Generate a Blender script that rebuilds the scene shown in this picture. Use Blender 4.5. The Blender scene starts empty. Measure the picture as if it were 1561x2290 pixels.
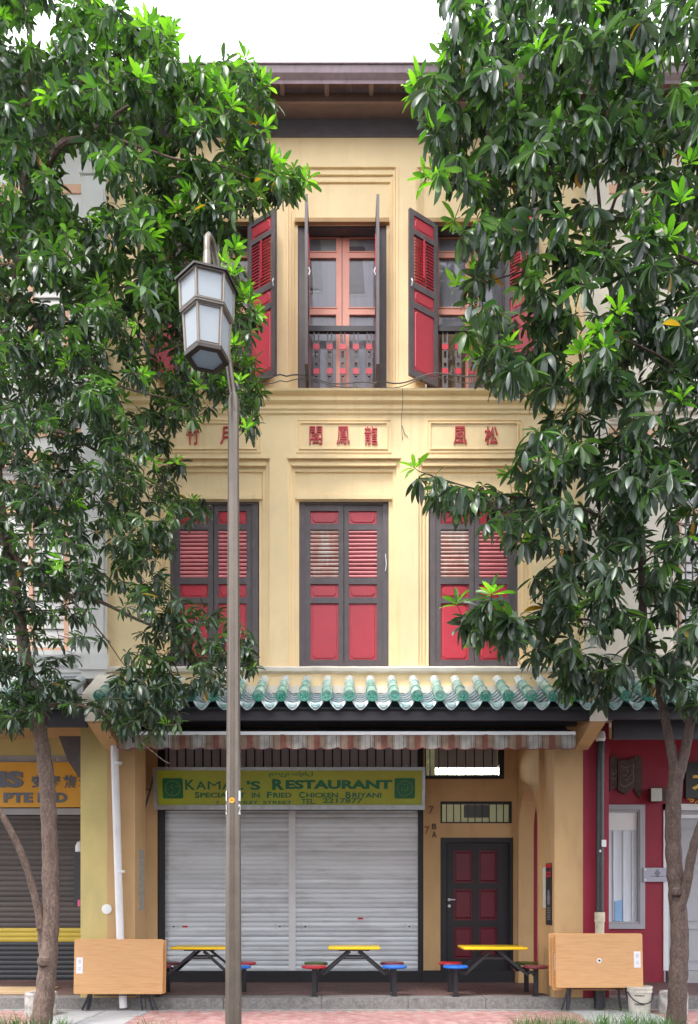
import bpy, math, random
import numpy as np
from mathutils import Vector, Matrix
random.seed(7); rng = np.random.default_rng(7)
R = math.radians
SC = bpy.context.scene
COL = SC.collection
PI = math.pi

# ------------------------------------------------------------------ camera, sky, sun, exposure
F, CX, HY, D0, EYE = 1760.0, 780.5, 2010.0, 11.0, 1.54     # lens in photo pixels, optical axis, horizon, distance to facade, eye height
cam = bpy.data.cameras.new('camera'); co = bpy.data.objects.new('camera', cam); COL.objects.link(co)
co.location = (0, -D0, EYE); co.rotation_euler = (R(90), 0, 0)
cam.sensor_fit = 'HORIZONTAL'; cam.sensor_width = 36; cam.lens = 36*F/1561.0
cam.shift_y = (HY-1145)/1561.0; cam.clip_start = .1; cam.clip_end = 2000
SC.camera = co

SUN_EL, SUN_AZ = R(63), R(208)      # azimuth measured from +Y clockwise
w = bpy.data.worlds.new('World'); SC.world = w; w.use_nodes = True
nt = w.node_tree; nt.nodes.clear()
sky = nt.nodes.new('ShaderNodeTexSky'); sky.sky_type = 'NISHITA'; sky.sun_disc = False
sky.sun_elevation = SUN_EL; sky.sun_rotation = SUN_AZ; sky.dust_density = 3; sky.air_density = 1.2
mx = nt.nodes.new('ShaderNodeMix'); mx.data_type = 'RGBA'; mx.inputs[0].default_value = .8
nt.links.new(sky.outputs[0], mx.inputs[6]); mx.inputs[7].default_value = (10.6, 10.8, 11.2, 1)
bg = nt.nodes.new('ShaderNodeBackground'); bg.inputs[1].default_value = .12
ow = nt.nodes.new('ShaderNodeOutputWorld')
nt.links.new(mx.outputs[2], bg.inputs[0]); nt.links.new(bg.outputs[0], ow.inputs[0])
sl = bpy.data.lights.new('sun', 'SUN'); sl.energy = 1.3; sl.angle = R(14); sl.color = (1, .96, .9)
so = bpy.data.objects.new('sun', sl); COL.objects.link(so)
sd = Vector((math.sin(SUN_AZ)*math.cos(SUN_EL), math.cos(SUN_AZ)*math.cos(SUN_EL), math.sin(SUN_EL)))
so.rotation_euler = sd.to_track_quat('Z', 'Y').to_euler(); so.location = (-8, -14, 20)
SC.render.engine = 'CYCLES'
SC.view_settings.view_transform = 'Standard'; SC.view_settings.look = 'None'
SC.view_settings.exposure = 1.62; SC.view_settings.gamma = 1; SC.view_settings.use_curve_mapping = False

def PX(px, Y=0.0): return (px-CX)*(D0+Y)/F                # a measured width at depth Y
def PZ(py, Y=0.0): return EYE-(py-HY)*(D0+Y)/F            # a measured height at depth Y
def P3(px, py, d): return Vector(((px-CX)*d/F, d-D0, EYE-(py-HY)*d/F))

# ------------------------------------------------------------------ materials
MAT = {}
def srgb(r, g, b):
    f = lambda c: (c/255/12.92) if c/255 <= .04045 else ((c/255+.055)/1.055)**2.4
    return (f(r), f(g), f(b))
def pmat(name, col, rough=.7, var=.08, scale=2.5, bump=0, bscale=80, metal=0, spec=.5, stain=None, stain_amt=.0,
         stain_scale=(1.5, 1.5, .35), stretch=(1, 1, 1), coord='pos', lo=.5, hi=.72, extra=None):
    m = bpy.data.materials.new(name); m.use_nodes = True
    n, l = m.node_tree.nodes, m.node_tree.links
    b = n['Principled BSDF']; b.inputs['Roughness'].default_value = rough; b.inputs['Metallic'].default_value = metal
    b.inputs['Specular IOR Level'].default_value = spec
    if coord == 'pos': g = n.new('ShaderNodeNewGeometry'); src = g.outputs['Position']
    else: g = n.new('ShaderNodeTexCoord'); src = g.outputs['Object']
    mp = n.new('ShaderNodeMapping'); mp.inputs['Scale'].default_value = stretch; l.new(src, mp.inputs[0])
    t = n.new('ShaderNodeTexNoise'); t.inputs['Scale'].default_value = scale; t.inputs['Detail'].default_value = 6
    t.inputs['Roughness'].default_value = .62; l.new(mp.outputs[0], t.inputs[0])
    mr = n.new('ShaderNodeMapRange'); mr.inputs[1].default_value = .3; mr.inputs[2].default_value = .7
    mr.inputs[3].default_value = 1-var; mr.inputs[4].default_value = 1+var; l.new(t.outputs[0], mr.inputs[0])
    mu = n.new('ShaderNodeMix'); mu.data_type = 'RGBA'; mu.blend_type = 'MULTIPLY'; mu.inputs[0].default_value = 1
    mu.inputs[6].default_value = (*col, 1); l.new(mr.outputs[0], mu.inputs[7])
    out = mu.outputs[2]
    if stain is not None:
        mp2 = n.new('ShaderNodeMapping'); mp2.inputs['Scale'].default_value = stain_scale; l.new(src, mp2.inputs[0])
        t2 = n.new('ShaderNodeTexNoise'); t2.inputs['Scale'].default_value = 3; t2.inputs['Detail'].default_value = 8; l.new(mp2.outputs[0], t2.inputs[0])
        r2 = n.new('ShaderNodeMapRange'); r2.inputs[1].default_value = lo; r2.inputs[2].default_value = hi
        r2.inputs[4].default_value = stain_amt; l.new(t2.outputs[0], r2.inputs[0])
        m2 = n.new('ShaderNodeMix'); m2.data_type = 'RGBA'; l.new(r2.outputs[0], m2.inputs[0]); l.new(out, m2.inputs[6])
        m2.inputs[7].default_value = (*stain, 1); out = m2.outputs[2]
    l.new(out, b.inputs['Base Color'])
    if bump:
        t3 = n.new('ShaderNodeTexNoise'); t3.inputs['Scale'].default_value = bscale; t3.inputs['Detail'].default_value = 4
        l.new(mp.outputs[0], t3.inputs[0])
        bp = n.new('ShaderNodeBump'); bp.inputs['Strength'].default_value = bump; bp.inputs['Distance'].default_value = .01
        l.new(t3.outputs[0], bp.inputs['Height']); l.new(bp.outputs[0], b.inputs['Normal'])
    MAT[name] = m; return m
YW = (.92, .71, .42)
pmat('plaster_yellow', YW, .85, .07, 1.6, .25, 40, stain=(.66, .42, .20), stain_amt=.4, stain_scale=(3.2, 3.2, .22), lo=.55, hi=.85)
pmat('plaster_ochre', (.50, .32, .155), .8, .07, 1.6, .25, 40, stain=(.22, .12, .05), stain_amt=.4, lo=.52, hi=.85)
pmat('plaster_lemon', (.54, .43, .175), .85, .08, 2, .25, 40, stain=(.35, .30, .16), stain_amt=.45, lo=.5, hi=.8)
pmat('plaster_cream', (.80, .72, .62), .85, .06, 1.5, .2, 40, stain=(.4, .34, .28), stain_amt=.4, lo=.5, hi=.85)
pmat('plaster_white', (.78, .76, .75), .85, .06, 1.5, .2, 40, stain=(.4, .37, .34), stain_amt=.4, lo=.5, hi=.85)
pmat('plaster_peach', (.80, .48, .33), .8, .06, 2, .2, 40)
pmat('plaster_crimson', (.25, .007, .028), .6, .1, 2, .2, 40, stain=(.36, .03, .07), stain_amt=.3, lo=.5, hi=.9)
pmat('stone_rough', (.26, .24, .23), .9, .3, 9, .6, 60)
pmat('paint_dark', (.105, .085, .092), .55, .14, 6, .12, 90, stain=(.3, .27, .27), stain_amt=.25, stain_scale=(5, 5, 2), lo=.55, hi=.85)
pmat('paint_black', (.011, .010, .014), .5, .2, 6, .1, 90)
pmat('paint_red', (.52, .035, .06), .42, .07, 4, .05, 60, spec=.5)
pmat('paint_red_line', (.66, .12, .14), .45, .06, 4)
pmat('paint_louver_sheen', (.76, .25, .27), .45, .08, 5)  # red lightened to pink for the light these slats reflect
pmat('paint_louver_faded', (.62, .36, .30), .6, .16, 6, stain=(.72, .66, .62), stain_amt=.8, stain_scale=(3, 3, .6), lo=.45, hi=.65)
pmat('paint_salmon', (.72, .31, .23), .5, .07, 5, .05, 60)
pmat('paint_character', (.50, .05, .06), .6, .2, 12)
pmat('house_number', (.16, .06, .035), .6, .1, 12); pmat('wine_panel', (.11, .006, .017), .4, .1, 5)
pmat('eave_brown', (.30, .19, .175), .6, .13, 5, .1, 50, stain=(.28, .2, .19), stain_amt=.3, lo=.5, hi=.8, stain_scale=(.6, 2, 4))
pmat('eave_dark', (.16, .145, .165), .6, .15, 5)
pmat('gutter', (.36, .27, .31), .45, .12, 3, .05, 40, stain=(.22, .14, .17), stain_amt=.5, stain_scale=(6, 6, .4), lo=.45, hi=.75)
pmat('roof_clay', (.22, .10, .07), .8, .2, 6, .3, 50)
pmat('fascia_dark', (.035, .03, .038), .55, .2, 3, .1, 40)
pmat('slat_metal', (.64, .67, .71), .4, .12, 1.2, .03, 60, metal=.08, stretch=(.4, 1, 7), stain=(.32, .31, .29), stain_amt=.4, stain_scale=(.7, 1, 2.2), lo=.5, hi=.75)
pmat('slat_brown', (.075, .06, .055), .5, .15, 2, stretch=(.5, 1, 4))
pmat('slat_black', (.035, .036, .042), .5, .15, 2)
pmat('metal_alu', (.42, .43, .44), .35, .18, 9, metal=.8)
pmat('metal_white', (.68, .68, .70), .4, .06, 4)
pmat('pipe_white', (.74, .73, .75), .45, .05, 4, stain=(.45, .42, .4), stain_amt=.4, stain_scale=(3, 3, 1), lo=.5, hi=.8)
pmat('pipe_black', (.022, .022, .024), .45, .2, 6, stain=(.2, .19, .18), stain_amt=.25, stain_scale=(14, 14, 8), lo=.62, hi=.7)
pmat('pipe_cream', (.50, .45, .34), .7, .2, 8, stain=(.2, .17, .13), stain_amt=.6, stain_scale=(4, 4, 4))
pmat('canvas_dark', (.03, .028, .03), .8, .2, 3, stain=(.16, .15, .15), stain_amt=.5, stain_scale=(6, 6, 1), lo=.5, hi=.8)
pmat('table_yellow', (.80, .52, .015), .32, .05, 5)
pmat('steel_black', (.02, .02, .026), .38, .15, 6)
pmat('seat_red', (.42, .025, .035), .32, .08, 9); pmat('seat_blue', (.02, .14, .55), .3, .08, 9)
pmat('seat_green', (.05, .10, .015), .35, .08, 9); pmat('seat_maroon', (.17, .03, .045), .35, .08, 9)
pmat('table_edge', (.70, .36, .13), .45, .06, 6)
pmat('sticker', (.72, .70, .74), .5, .03, 6); pmat('ink_grey', (.2, .2, .24), .6, .05, 6)
pmat('lamp_bronze', (.135, .11, .09), .38, .14, 6, .06, 60, metal=.45, stain=(.30, .27, .25), stain_amt=.2, stain_scale=(9, 9, 5), lo=.6, hi=.8)
pmat('lantern_bronze', (.20, .172, .15), .4, .12, 8, metal=.3); pmat('lamp_bronze_dark', (.06, .05, .045), .45, .14, 6, metal=.3)
pmat('frost_glass', (.47, .50, .53), .3, .05, 3, spec=.6)
_m = MAT['frost_glass'].node_tree; _t = _m.nodes.new('ShaderNodeBsdfTranslucent'); _t.inputs[0].default_value = (.75, .82, .88, 1); _x = _m.nodes.new('ShaderNodeMixShader'); _x.inputs[0].default_value = .45
_m.links.new(_m.nodes['Principled BSDF'].outputs[0], _x.inputs[1]); _m.links.new(_t.outputs[0], _x.inputs[2]); _m.links.new(_x.outputs[0], _m.nodes['Material Output'].inputs[0])
pmat('sign_green_text', (.005, .13, .05), .45, .05, 5)
pmat('sign_lime', (.33, .39, .02), .35, .14, 1.5, stain=(.40, .33, .02), stain_amt=.6, stain_scale=(1, 1, .3), lo=.4, hi=.7)
pmat('sign_orange', (.66, .32, .02), .5, .05, 2); pmat('sign_letter_grey', (.12, .13, .16), .5, .05, 4)
pmat('gold', (.75, .42, .06), .4, .15, 20); pmat('board_black', (.008, .008, .01), .35, .1, 3)
pmat('wood_carved', (.075, .05, .042), .75, .35, 22, .8, 45)
pmat('wood_carved_light', (.20, .15, .12), .7, .25, 20, .5, 60)
pmat('grey_door', (.36, .36, .39), .6, .05, 3); pmat('plaque', (.38, .38, .46), .4, .05, 4)
pmat('curtain_white', (.66, .70, .76), .8, .1, 3, stretch=(6, 1, .3)); pmat('light_blue', (.25, .45, .72), .6, .05, 4)
pmat('glass_grey', (.20, .20, .225), .12, .14, 1.5, spec=.9, stretch=(1, 1, 3))
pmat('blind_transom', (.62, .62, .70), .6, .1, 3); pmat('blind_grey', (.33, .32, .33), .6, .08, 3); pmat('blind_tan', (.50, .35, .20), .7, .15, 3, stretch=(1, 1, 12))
pmat('curtain_grey', (.52, .50, .53), .85, .12, 4, stretch=(5, 1, .4)); pmat('reflection_brown', (.22, .18, .18), .8, .15, 3, stretch=(1, 1, 14))  # the brown is only for reflection patches drawn behind the panes
def clear_glass():
    m = bpy.data.materials.new('glass_clear'); m.use_nodes = True; n, l = m.node_tree.nodes, m.node_tree.links
    n.remove(n['Principled BSDF']); tr = n.new('ShaderNodeBsdfTransparent'); tr.inputs[0].default_value = (.86, .86, .88, 1)
    gl = n.new('ShaderNodeBsdfGlossy'); gl.inputs['Roughness'].default_value = .03
    fr = n.new('ShaderNodeFresnel'); fr.inputs[0].default_value = 1.45; ad = n.new('ShaderNodeMath'); ad.operation = 'MULTIPLY'; ad.inputs[1].default_value = .55; l.new(fr.outputs[0], ad.inputs[0])
    ms = n.new('ShaderNodeMixShader'); l.new(ad.outputs[0], ms.inputs[0]); l.new(tr.outputs[0], ms.inputs[1]); l.new(gl.outputs[0], ms.inputs[2]); l.new(ms.outputs[0], n['Material Output'].inputs[0]); MAT['glass_clear'] = m
clear_glass()
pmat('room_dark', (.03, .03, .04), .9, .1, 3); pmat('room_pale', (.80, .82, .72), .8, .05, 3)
pmat('cable', (.12, .11, .105), .6, .1, 5)
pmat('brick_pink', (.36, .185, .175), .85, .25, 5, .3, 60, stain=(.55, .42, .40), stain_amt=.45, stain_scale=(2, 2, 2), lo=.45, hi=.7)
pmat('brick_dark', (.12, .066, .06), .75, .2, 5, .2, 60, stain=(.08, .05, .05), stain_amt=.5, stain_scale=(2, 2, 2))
pmat('slab_grey', (.36, .36, .37), .85, .1, 5, .25, 60, stain=(.22, .22, .22), stain_amt=.4, stain_scale=(2, 2, 2))
pmat('kerb_granite', (.19, .18, .175), .85, .35, 26, .6, 90, stain=(.08, .08, .08), stain_amt=.5, stain_scale=(3, 3, 3))
pmat('asphalt', (.05, .05, .052), .9, .2, 20, .4, 120); pmat('soil', (.09, .065, .045), .95, .3, 14, .6, 60)
pmat('plastic_bucket', (.52, .49, .43), .4, .07, 6, stain=(.22, .18, .13), stain_amt=.45, stain_scale=(5, 5, 3))
pmat('concrete_block', (.42, .40, .38), .9, .2, 9, .5, 50, stain=(.16, .15, .14), stain_amt=.7, stain_scale=(4, 4, 4), lo=.45, hi=.6)
pmat('orange_plastic', (.85, .36, .03), .4, .05, 4); pmat('white_paint', (.78, .78, .78), .5, .04, 5)
pmat('poster_black', (.02, .02, .022), .5, .1, 5); pmat('poster_red', (.5, .02, .03), .5, .1, 5); pmat('pink_tag', (.75, .12, .25), .5, .05, 5)
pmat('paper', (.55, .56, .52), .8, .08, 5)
pmat('notice', (.30, .30, .28), .6, .5, 40)

_b = MAT['frost_glass'].copy(); _b.name = 'frost_glass_thin'; MAT['frost_glass_thin'] = _b
for _n in _b.node_tree.nodes:
    if _n.type == 'MIX_SHADER': _n.inputs[0].default_value = .88
    if _n.type == 'BSDF_TRANSLUCENT': _n.inputs[0].default_value = (.95, .97, 1, 1)
def tree_bark(name, c1, c2):
    m = pmat(name, c1, .92, .45, 16, 1.0, 60, stretch=(1, 1, .3), stain=c2, stain_amt=.6, stain_scale=(16, 16, 9), lo=.46, hi=.7); return m
tree_bark('bark_left', (.125, .08, .064), (.23, .185, .155))
tree_bark('bark_right', (.06, .038, .033), (.125, .09, .07))

def wood_mat():
    m = pmat('wood_laminate', (.58, .325, .15), .42, .10, 3.2, 0, 60, stretch=(1.4, 6, 26), stain=(.44, .20, .075), stain_amt=.45, stain_scale=(1.2, 4, 22), lo=.5, hi=.72); return m
wood_mat()

def tile_mat(name, c1, c2, coord='pos'):
    m = bpy.data.materials.new(name); m.use_nodes = True; n, l = m.node_tree.nodes, m.node_tree.links
    b = n['Principled BSDF']; b.inputs['Roughness'].default_value = .22; b.inputs['Coat Weight'].default_value = .4
    g = n.new('ShaderNodeNewGeometry'); t = n.new('ShaderNodeTexNoise'); t.inputs['Scale'].default_value = 9; t.inputs['Detail'].default_value = 7
    l.new(g.outputs[0], t.inputs[0])
    oi = n.new('ShaderNodeObjectInfo')
    ad = n.new('ShaderNodeMath'); ad.operation = 'MULTIPLY_ADD'; l.new(oi.outputs['Random'], ad.inputs[0]); ad.inputs[1].default_value = .22; l.new(t.outputs[0], ad.inputs[2])
    r = n.new('ShaderNodeValToRGB'); e = r.color_ramp.elements; e[0].position = .42; e[0].color = (*c1, 1); e[1].position = .78; e[1].color = (*c2, 1)
    l.new(ad.outputs[0], r.inputs[0]); l.new(r.outputs[0], b.inputs['Base Color']); MAT[name] = m; return m
def vary(mname, lo_, hi_):
    nt_ = MAT[mname].node_tree; b_ = nt_.nodes['Principled BSDF']; src_ = b_.inputs['Base Color'].links[0].from_socket
    oi = nt_.nodes.new('ShaderNodeObjectInfo'); mr_ = nt_.nodes.new('ShaderNodeMapRange'); mr_.inputs[3].default_value = lo_; mr_.inputs[4].default_value = hi_; nt_.links.new(oi.outputs['Random'], mr_.inputs[0])
    mm = nt_.nodes.new('ShaderNodeMix'); mm.data_type = 'RGBA'; mm.blend_type = 'MULTIPLY'; mm.inputs[0].default_value = 1; nt_.links.new(src_, mm.inputs[6]); nt_.links.new(mr_.outputs[0], mm.inputs[7]); nt_.links.new(mm.outputs[2], b_.inputs['Base Color'])
vary('slat_metal', .84, 1.1); vary('paint_louver_sheen', .85, 1.1); vary('paint_louver_faded', .8, 1.1); vary('paint_red', .88, 1.1); vary('slat_brown', .8, 1.2); vary('paint_dark', .9, 1.12)
tile_mat('tile_green', (.10, .36, .30), (.42, .62, .56)); tile_mat('tile_pale', (.48, .62, .62), (.74, .79, .80)); tile_mat('tile_end', (.02, .20, .14), (.07, .30, .23))
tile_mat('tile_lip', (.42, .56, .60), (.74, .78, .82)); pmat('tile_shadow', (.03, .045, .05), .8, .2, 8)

def awning_mat():
    m = bpy.data.materials.new('awning_stripes'); m.use_nodes = True; n, l = m.node_tree.nodes, m.node_tree.links
    b = n['Principled BSDF']; b.inputs['Roughness'].default_value = .9
    g = n.new('ShaderNodeNewGeometry'); s = n.new('ShaderNodeSeparateXYZ'); l.new(g.outputs[0], s.inputs[0])
    mu = n.new('ShaderNodeMath'); mu.operation = 'MULTIPLY'; mu.inputs[1].default_value = 1/.445; l.new(s.outputs[0], mu.inputs[0])
    fr = n.new('ShaderNodeMath'); fr.operation = 'FRACT'; l.new(mu.outputs[0], fr.inputs[0])
    r = n.new('ShaderNodeValToRGB'); r.color_ramp.interpolation = 'CONSTANT'
    A, B, C, W_, G = (.155, .055, .04, 1), (.21, .135, .095, 1), (.21, .17, .14, 1), (.27, .255, .24, 1), (.11, .075, .06, 1)
    seq = [(0, A), (.13, B), (.19, C), (.22, B), (.28, G), (.30, C), (.36, W_), (.48, C), (.50, W_), (.62, G), (.64, W_), (.68, C), (.74, G), (.77, B), (.83, C), (.86, B), (.95, G), (.97, A)]
    el = r.color_ramp.elements; el[0].position = 0; el[0].color = seq[0][1]; el[1].position = seq[1][0]; el[1].color = seq[1][1]
    for p, c in seq[2:]:
        e = el.new(p); e.color = c
    l.new(fr.outputs[0], r.inputs[0])
    t = n.new('ShaderNodeTexNoise'); t.inputs['Scale'].default_value = 7; t.inputs['Detail'].default_value = 6; l.new(g.outputs[0], t.inputs[0])
    mr = n.new('ShaderNodeMapRange'); mr.inputs[1].default_value = .35; mr.inputs[2].default_value = .65; mr.inputs[3].default_value = .7; mr.inputs[4].default_value = 1.15; l.new(t.outputs[0], mr.inputs[0])
    x = n.new('ShaderNodeMix'); x.data_type = 'RGBA'; x.blend_type = 'MULTIPLY'; x.inputs[0].default_value = 1; l.new(r.outputs[0], x.inputs[6]); l.new(mr.outputs[0], x.inputs[7])
    l.new(x.outputs[2], b.inputs['Base Color']); MAT['awning_stripes'] = m
awning_mat()
def emis(name, col, st):
    m = bpy.data.materials.new(name); m.use_nodes = True; b = m.node_tree.nodes['Principled BSDF']
    b.inputs['Emission Color'].default_value = (*col, 1); b.inputs['Emission Strength'].default_value = st; b.inputs['Base Color'].default_value = (*col, 1); MAT[name] = m
emis('tube_light', (1, 1, .86), 16)
def leaf_mat(name, gain=1.0):
    m = bpy.data.materials.new(name); m.use_nodes = True; n, l = m.node_tree.nodes, m.node_tree.links
    b = n['Principled BSDF']; b.inputs['Roughness'].default_value = .40; b.inputs['Specular IOR Level'].default_value = 1.0
    a = n.new('ShaderNodeAttribute'); a.attribute_name = 'leafcol'
    l.new(a.outputs['Color'], b.inputs['Base Color'])
    t = n.new('ShaderNodeBsdfTranslucent')
    mu = n.new('ShaderNodeMix'); mu.data_type = 'RGBA'; mu.blend_type = 'MULTIPLY'; mu.inputs[0].default_value = 1; l.new(a.outputs['Color'], mu.inputs[6]); mu.inputs[7].default_value = (1.5, 2.0, .6, 1)
    l.new(mu.outputs[2], t.inputs[0])
    ms = n.new('ShaderNodeMixShader'); ms.inputs[0].default_value = .36; l.new(b.outputs[0], ms.inputs[1]); l.new(t.outputs[0], ms.inputs[2])
    l.new(ms.outputs[0], n['Material Output'].inputs[0]); MAT[name] = m; return m
leaf_mat('leaf')

# ------------------------------------------------------------------ mesh helpers (all in world coordinates; link() makes them local)
class MB:
    def __init__(s): s.v = []; s.f = []; s.m = []; s.ms = []
    def mi(s, mat):
        if mat not in s.ms: s.ms.append(mat)
        return s.ms.index(mat)
    def add(s, vs, fs, mat=None):
        o = len(s.v); s.v += [tuple(p) for p in vs]; s.f += [tuple(o+i for i in f) for f in fs]
        k = s.mi(mat) if mat else 0
        if mat is None and not s.ms: s.ms.append(None)
        s.m += [k]*len(fs); return s
    def box(s, x0, x1, y0, y1, z0, z1, mat=None, M=None):
        vs = [Vector(p) for p in ((x0,y0,z0),(x1,y0,z0),(x1,y1,z0),(x0,y1,z0),(x0,y0,z1),(x1,y0,z1),(x1,y1,z1),(x0,y1,z1))]
        if M is not None: vs = [M @ p for p in vs]
        return s.add(vs, [(0,3,2,1),(4,5,6,7),(0,1,5,4),(1,2,6,5),(2,3,7,6),(3,0,4,7)], mat)
    def prism(s, pts, y0, y1, mat=None, M=None, inset=None):     # polygon in XZ (ccw seen from -Y), y0 front, y1 back
        n = len(pts)
        if inset:
            cx = sum(p[0] for p in pts)/n; cz = sum(p[1] for p in pts)/n
            fr = [(p[0]-inset*(1 if p[0] > cx else -1), p[1]-inset*(1 if p[1] > cz else -1)) for p in pts]
        else: fr = pts
        vs = [Vector((p[0], y0, p[1])) for p in fr]+[Vector((p[0], y1, p[1])) for p in pts]
        if M is not None: vs = [M @ p for p in vs]
        return s.add(vs, [tuple(range(n)), tuple(range(2*n-1, n-1, -1))]+[(i, n+i, n+(i+1) % n, (i+1) % n) for i in range(n)], mat)
    def tube(s, path, rad, seg=8, mat=None, caps=True, ph=0):
        path = [Vector(p) for p in path]; n = len(path)
        if not hasattr(rad, '__len__'): rad = [rad]*n
        o = len(s.v); vs = []; fs = []; up = None
        for i, p in enumerate(path):
            t = (path[min(i+1, n-1)]-path[max(i-1, 0)]).normalized()
            if up is None:
                up = Vector((0, 0, 1)) if abs(t.z) < .9 else Vector((0, -1, 0))
            a = t.cross(up)
            if a.length < 1e-5: a = t.cross(Vector((1, 0, 0)))
            a.normalize(); b = a.cross(t).normalized(); up = b
            for k in range(seg):
                an = 2*PI*k/seg+ph; vs.append(p+(a*math.cos(an)+b*math.sin(an))*rad[i])
        for i in range(n-1):
            for k in range(seg):
                fs.append((i*seg+k, i*seg+(k+1) % seg, (i+1)*seg+(k+1) % seg, (i+1)*seg+k))
        if caps: fs += [tuple(range(seg-1, -1, -1)), tuple((n-1)*seg+k for k in range(seg))]
        return s.add(vs, fs, mat)
    def lathe(s, prof, cx, cy, seg=20, mat=None, ph=0):        # prof = [(r, z)...]
        vs = []; fs = []; n = len(prof)
        for r_, z in prof:
            for k in range(seg):
                a = 2*PI*k/seg+ph; vs.append((cx+r_*math.cos(a), cy+r_*math.sin(a), z))
        for i in range(n-1):
            for k in range(seg): fs.append((i*seg+k, i*seg+(k+1) % seg, (i+1)*seg+(k+1) % seg, (i+1)*seg+k))
        fs += [tuple(range(seg-1, -1, -1)), tuple((n-1)*seg+k for k in range(seg))]
        return s.add(vs, fs, mat)
    def layer(s, x0, x1, z0, z1, yf, yb, holes=(), mat=None, back=False):
        xs = sorted({x0, x1, *[h[0] for h in holes], *[h[1] for h in holes]}); xs = [x for x in xs if x0 <= x <= x1]
        zs = sorted({z0, z1, *[h[2] for h in holes], *[h[3] for h in holes]}); zs = [z for z in zs if z0 <= z <= z1]
        def solid(i, j):
            if i < 0 or j < 0 or i >= len(xs)-1 or j >= len(zs)-1: return False
            cx, cz = (xs[i]+xs[i+1])/2, (zs[j]+zs[j+1])/2
            return not any(h[0] < cx < h[1] and h[2] < cz < h[3] for h in holes)
        for i in range(len(xs)-1):
            for j in range(len(zs)-1):
                if not solid(i, j): continue
                a, b, c, d = xs[i], xs[i+1], zs[j], zs[j+1]
                s.add([(a,yf,c),(b,yf,c),(b,yf,d),(a,yf,d)], [(0,1,2,3)], mat)
                if back: s.add([(a,yb,c),(b,yb,c),(b,yb,d),(a,yb,d)], [(3,2,1,0)], mat)
                if not solid(i-1, j): s.add([(a,yf,c),(a,yf,d),(a,yb,d),(a,yb,c)], [(0,1,2,3)], mat)
                if not solid(i+1, j): s.add([(b,yf,c),(b,yb,c),(b,yb,d),(b,yf,d)], [(0,1,2,3)], mat)
                if not solid(i, j-1): s.add([(a,yf,c),(a,yb,c),(b,yb,c),(b,yf,c)], [(0,1,2,3)], mat)
                if not solid(i, j+1): s.add([(a,yf,d),(b,yf,d),(b,yb,d),(a,yb,d)], [(0,1,2,3)], mat)
        return s

ORG = {}
def origin(o): return ORG.get(o.name, Vector((0, 0, 0))) if o else Vector((0, 0, 0))
def thing(name, label, cat, loc, group=None):
    o = bpy.data.objects.new(name, None); COL.objects.link(o); o.empty_display_size = .2
    o.location = loc; ORG[o.name] = Vector(loc); o['label'] = label; o['category'] = cat
    if group: o['group'] = group
    return o
def mesh(name, vs, fs, mats, mi=None, smooth=False):
    me = bpy.data.meshes.new(name); me.from_pydata([tuple(v) for v in vs], [], fs); me.update()
    for m in mats: me.materials.append(MAT[m])
    if mi is not None: me.polygons.foreach_set('material_index', mi)
    if smooth: me.polygons.foreach_set('use_smooth', [True]*len(me.polygons)); me.set_sharp_from_angle(angle=R(40))
    return me
def link(name, mb, mat=None, parent=None, at=None, smooth=False, label=None, cat=None, group=None, kind=None):
    c = Vector(at) if at is not None else (origin(parent) if parent else Vector((0, 0, 0)))
    mats = [(m if m else mat) for m in mb.ms]
    me = mesh(name, [Vector(v)-c for v in mb.v], mb.f, mats, mb.m, smooth)
    o = bpy.data.objects.new(name, me); COL.objects.link(o)
    o.location = c-origin(parent); ORG[o.name] = c.copy()
    if parent: o.parent = parent
    if label: o['label'] = label
    if cat: o['category'] = cat
    if group: o['group'] = group
    if kind: o['kind'] = kind
    return o
def put(name, me, loc, parent=None, rot=None, scale=None, label=None):
    o = bpy.data.objects.new(name, me); COL.objects.link(o)
    o.location = Vector(loc)-origin(parent); ORG[o.name] = Vector(loc)
    if rot: o.rotation_euler = rot
    if scale: o.scale = scale
    if parent: o.parent = parent
    if label: o['label'] = label
    return o
def struct(name, mb, mat): return link(name, mb, mat, kind='structure')
def bx(x0, x1, y0, y1, z0, z1, mat=None): return MB().box(x0, x1, y0, y1, z0, z1, mat)

_tc = {}
def text_mb(mb, txt, x0, x1, z0, z1, y, mat, bold=.02, depth=.006, M=None, flip=False):
    key = (txt, bold)
    if key not in _tc:
        cu = bpy.data.curves.new('t', 'FONT'); cu.body = txt; cu.size = 1; cu.offset = bold; cu.resolution_u = 3
        ob = bpy.data.objects.new('t', cu); COL.objects.link(ob); bpy.context.view_layer.update()
        me = bpy.data.meshes.new_from_object(ob.evaluated_get(bpy.context.evaluated_depsgraph_get()))
        _tc[key] = ([tuple(v.co) for v in me.vertices], [tuple(p.vertices) for p in me.polygons])
        bpy.data.objects.remove(ob); bpy.data.curves.remove(cu); bpy.data.meshes.remove(me)
    vs, fs = _tc[key]
    if not vs: return
    ax = min(v[0] for v in vs); bx_ = max(v[0] for v in vs); ay = min(v[1] for v in vs); by = max(v[1] for v in vs)
    out = [Vector((x0+(v[0]-ax)/(bx_-ax)*(x1-x0), y, z0+(v[1]-ay)/(by-ay)*(z1-z0))) for v in vs]
    n = len(out)
    back = [v+Vector((0, depth, 0)) for v in out]
    ec = {}
    for f in fs:
        for i in range(len(f)):
            a, b = f[i], f[(i+1) % len(f)]; ec[(a, b)] = 1
    side = [(b, a, a+n, b+n) for (a, b) in ec if (b, a) not in ec]
    allv = out+back
    if M is not None: allv = [M @ v for v in allv]
    mb.add(allv, list(fs)+side, mat)

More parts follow.
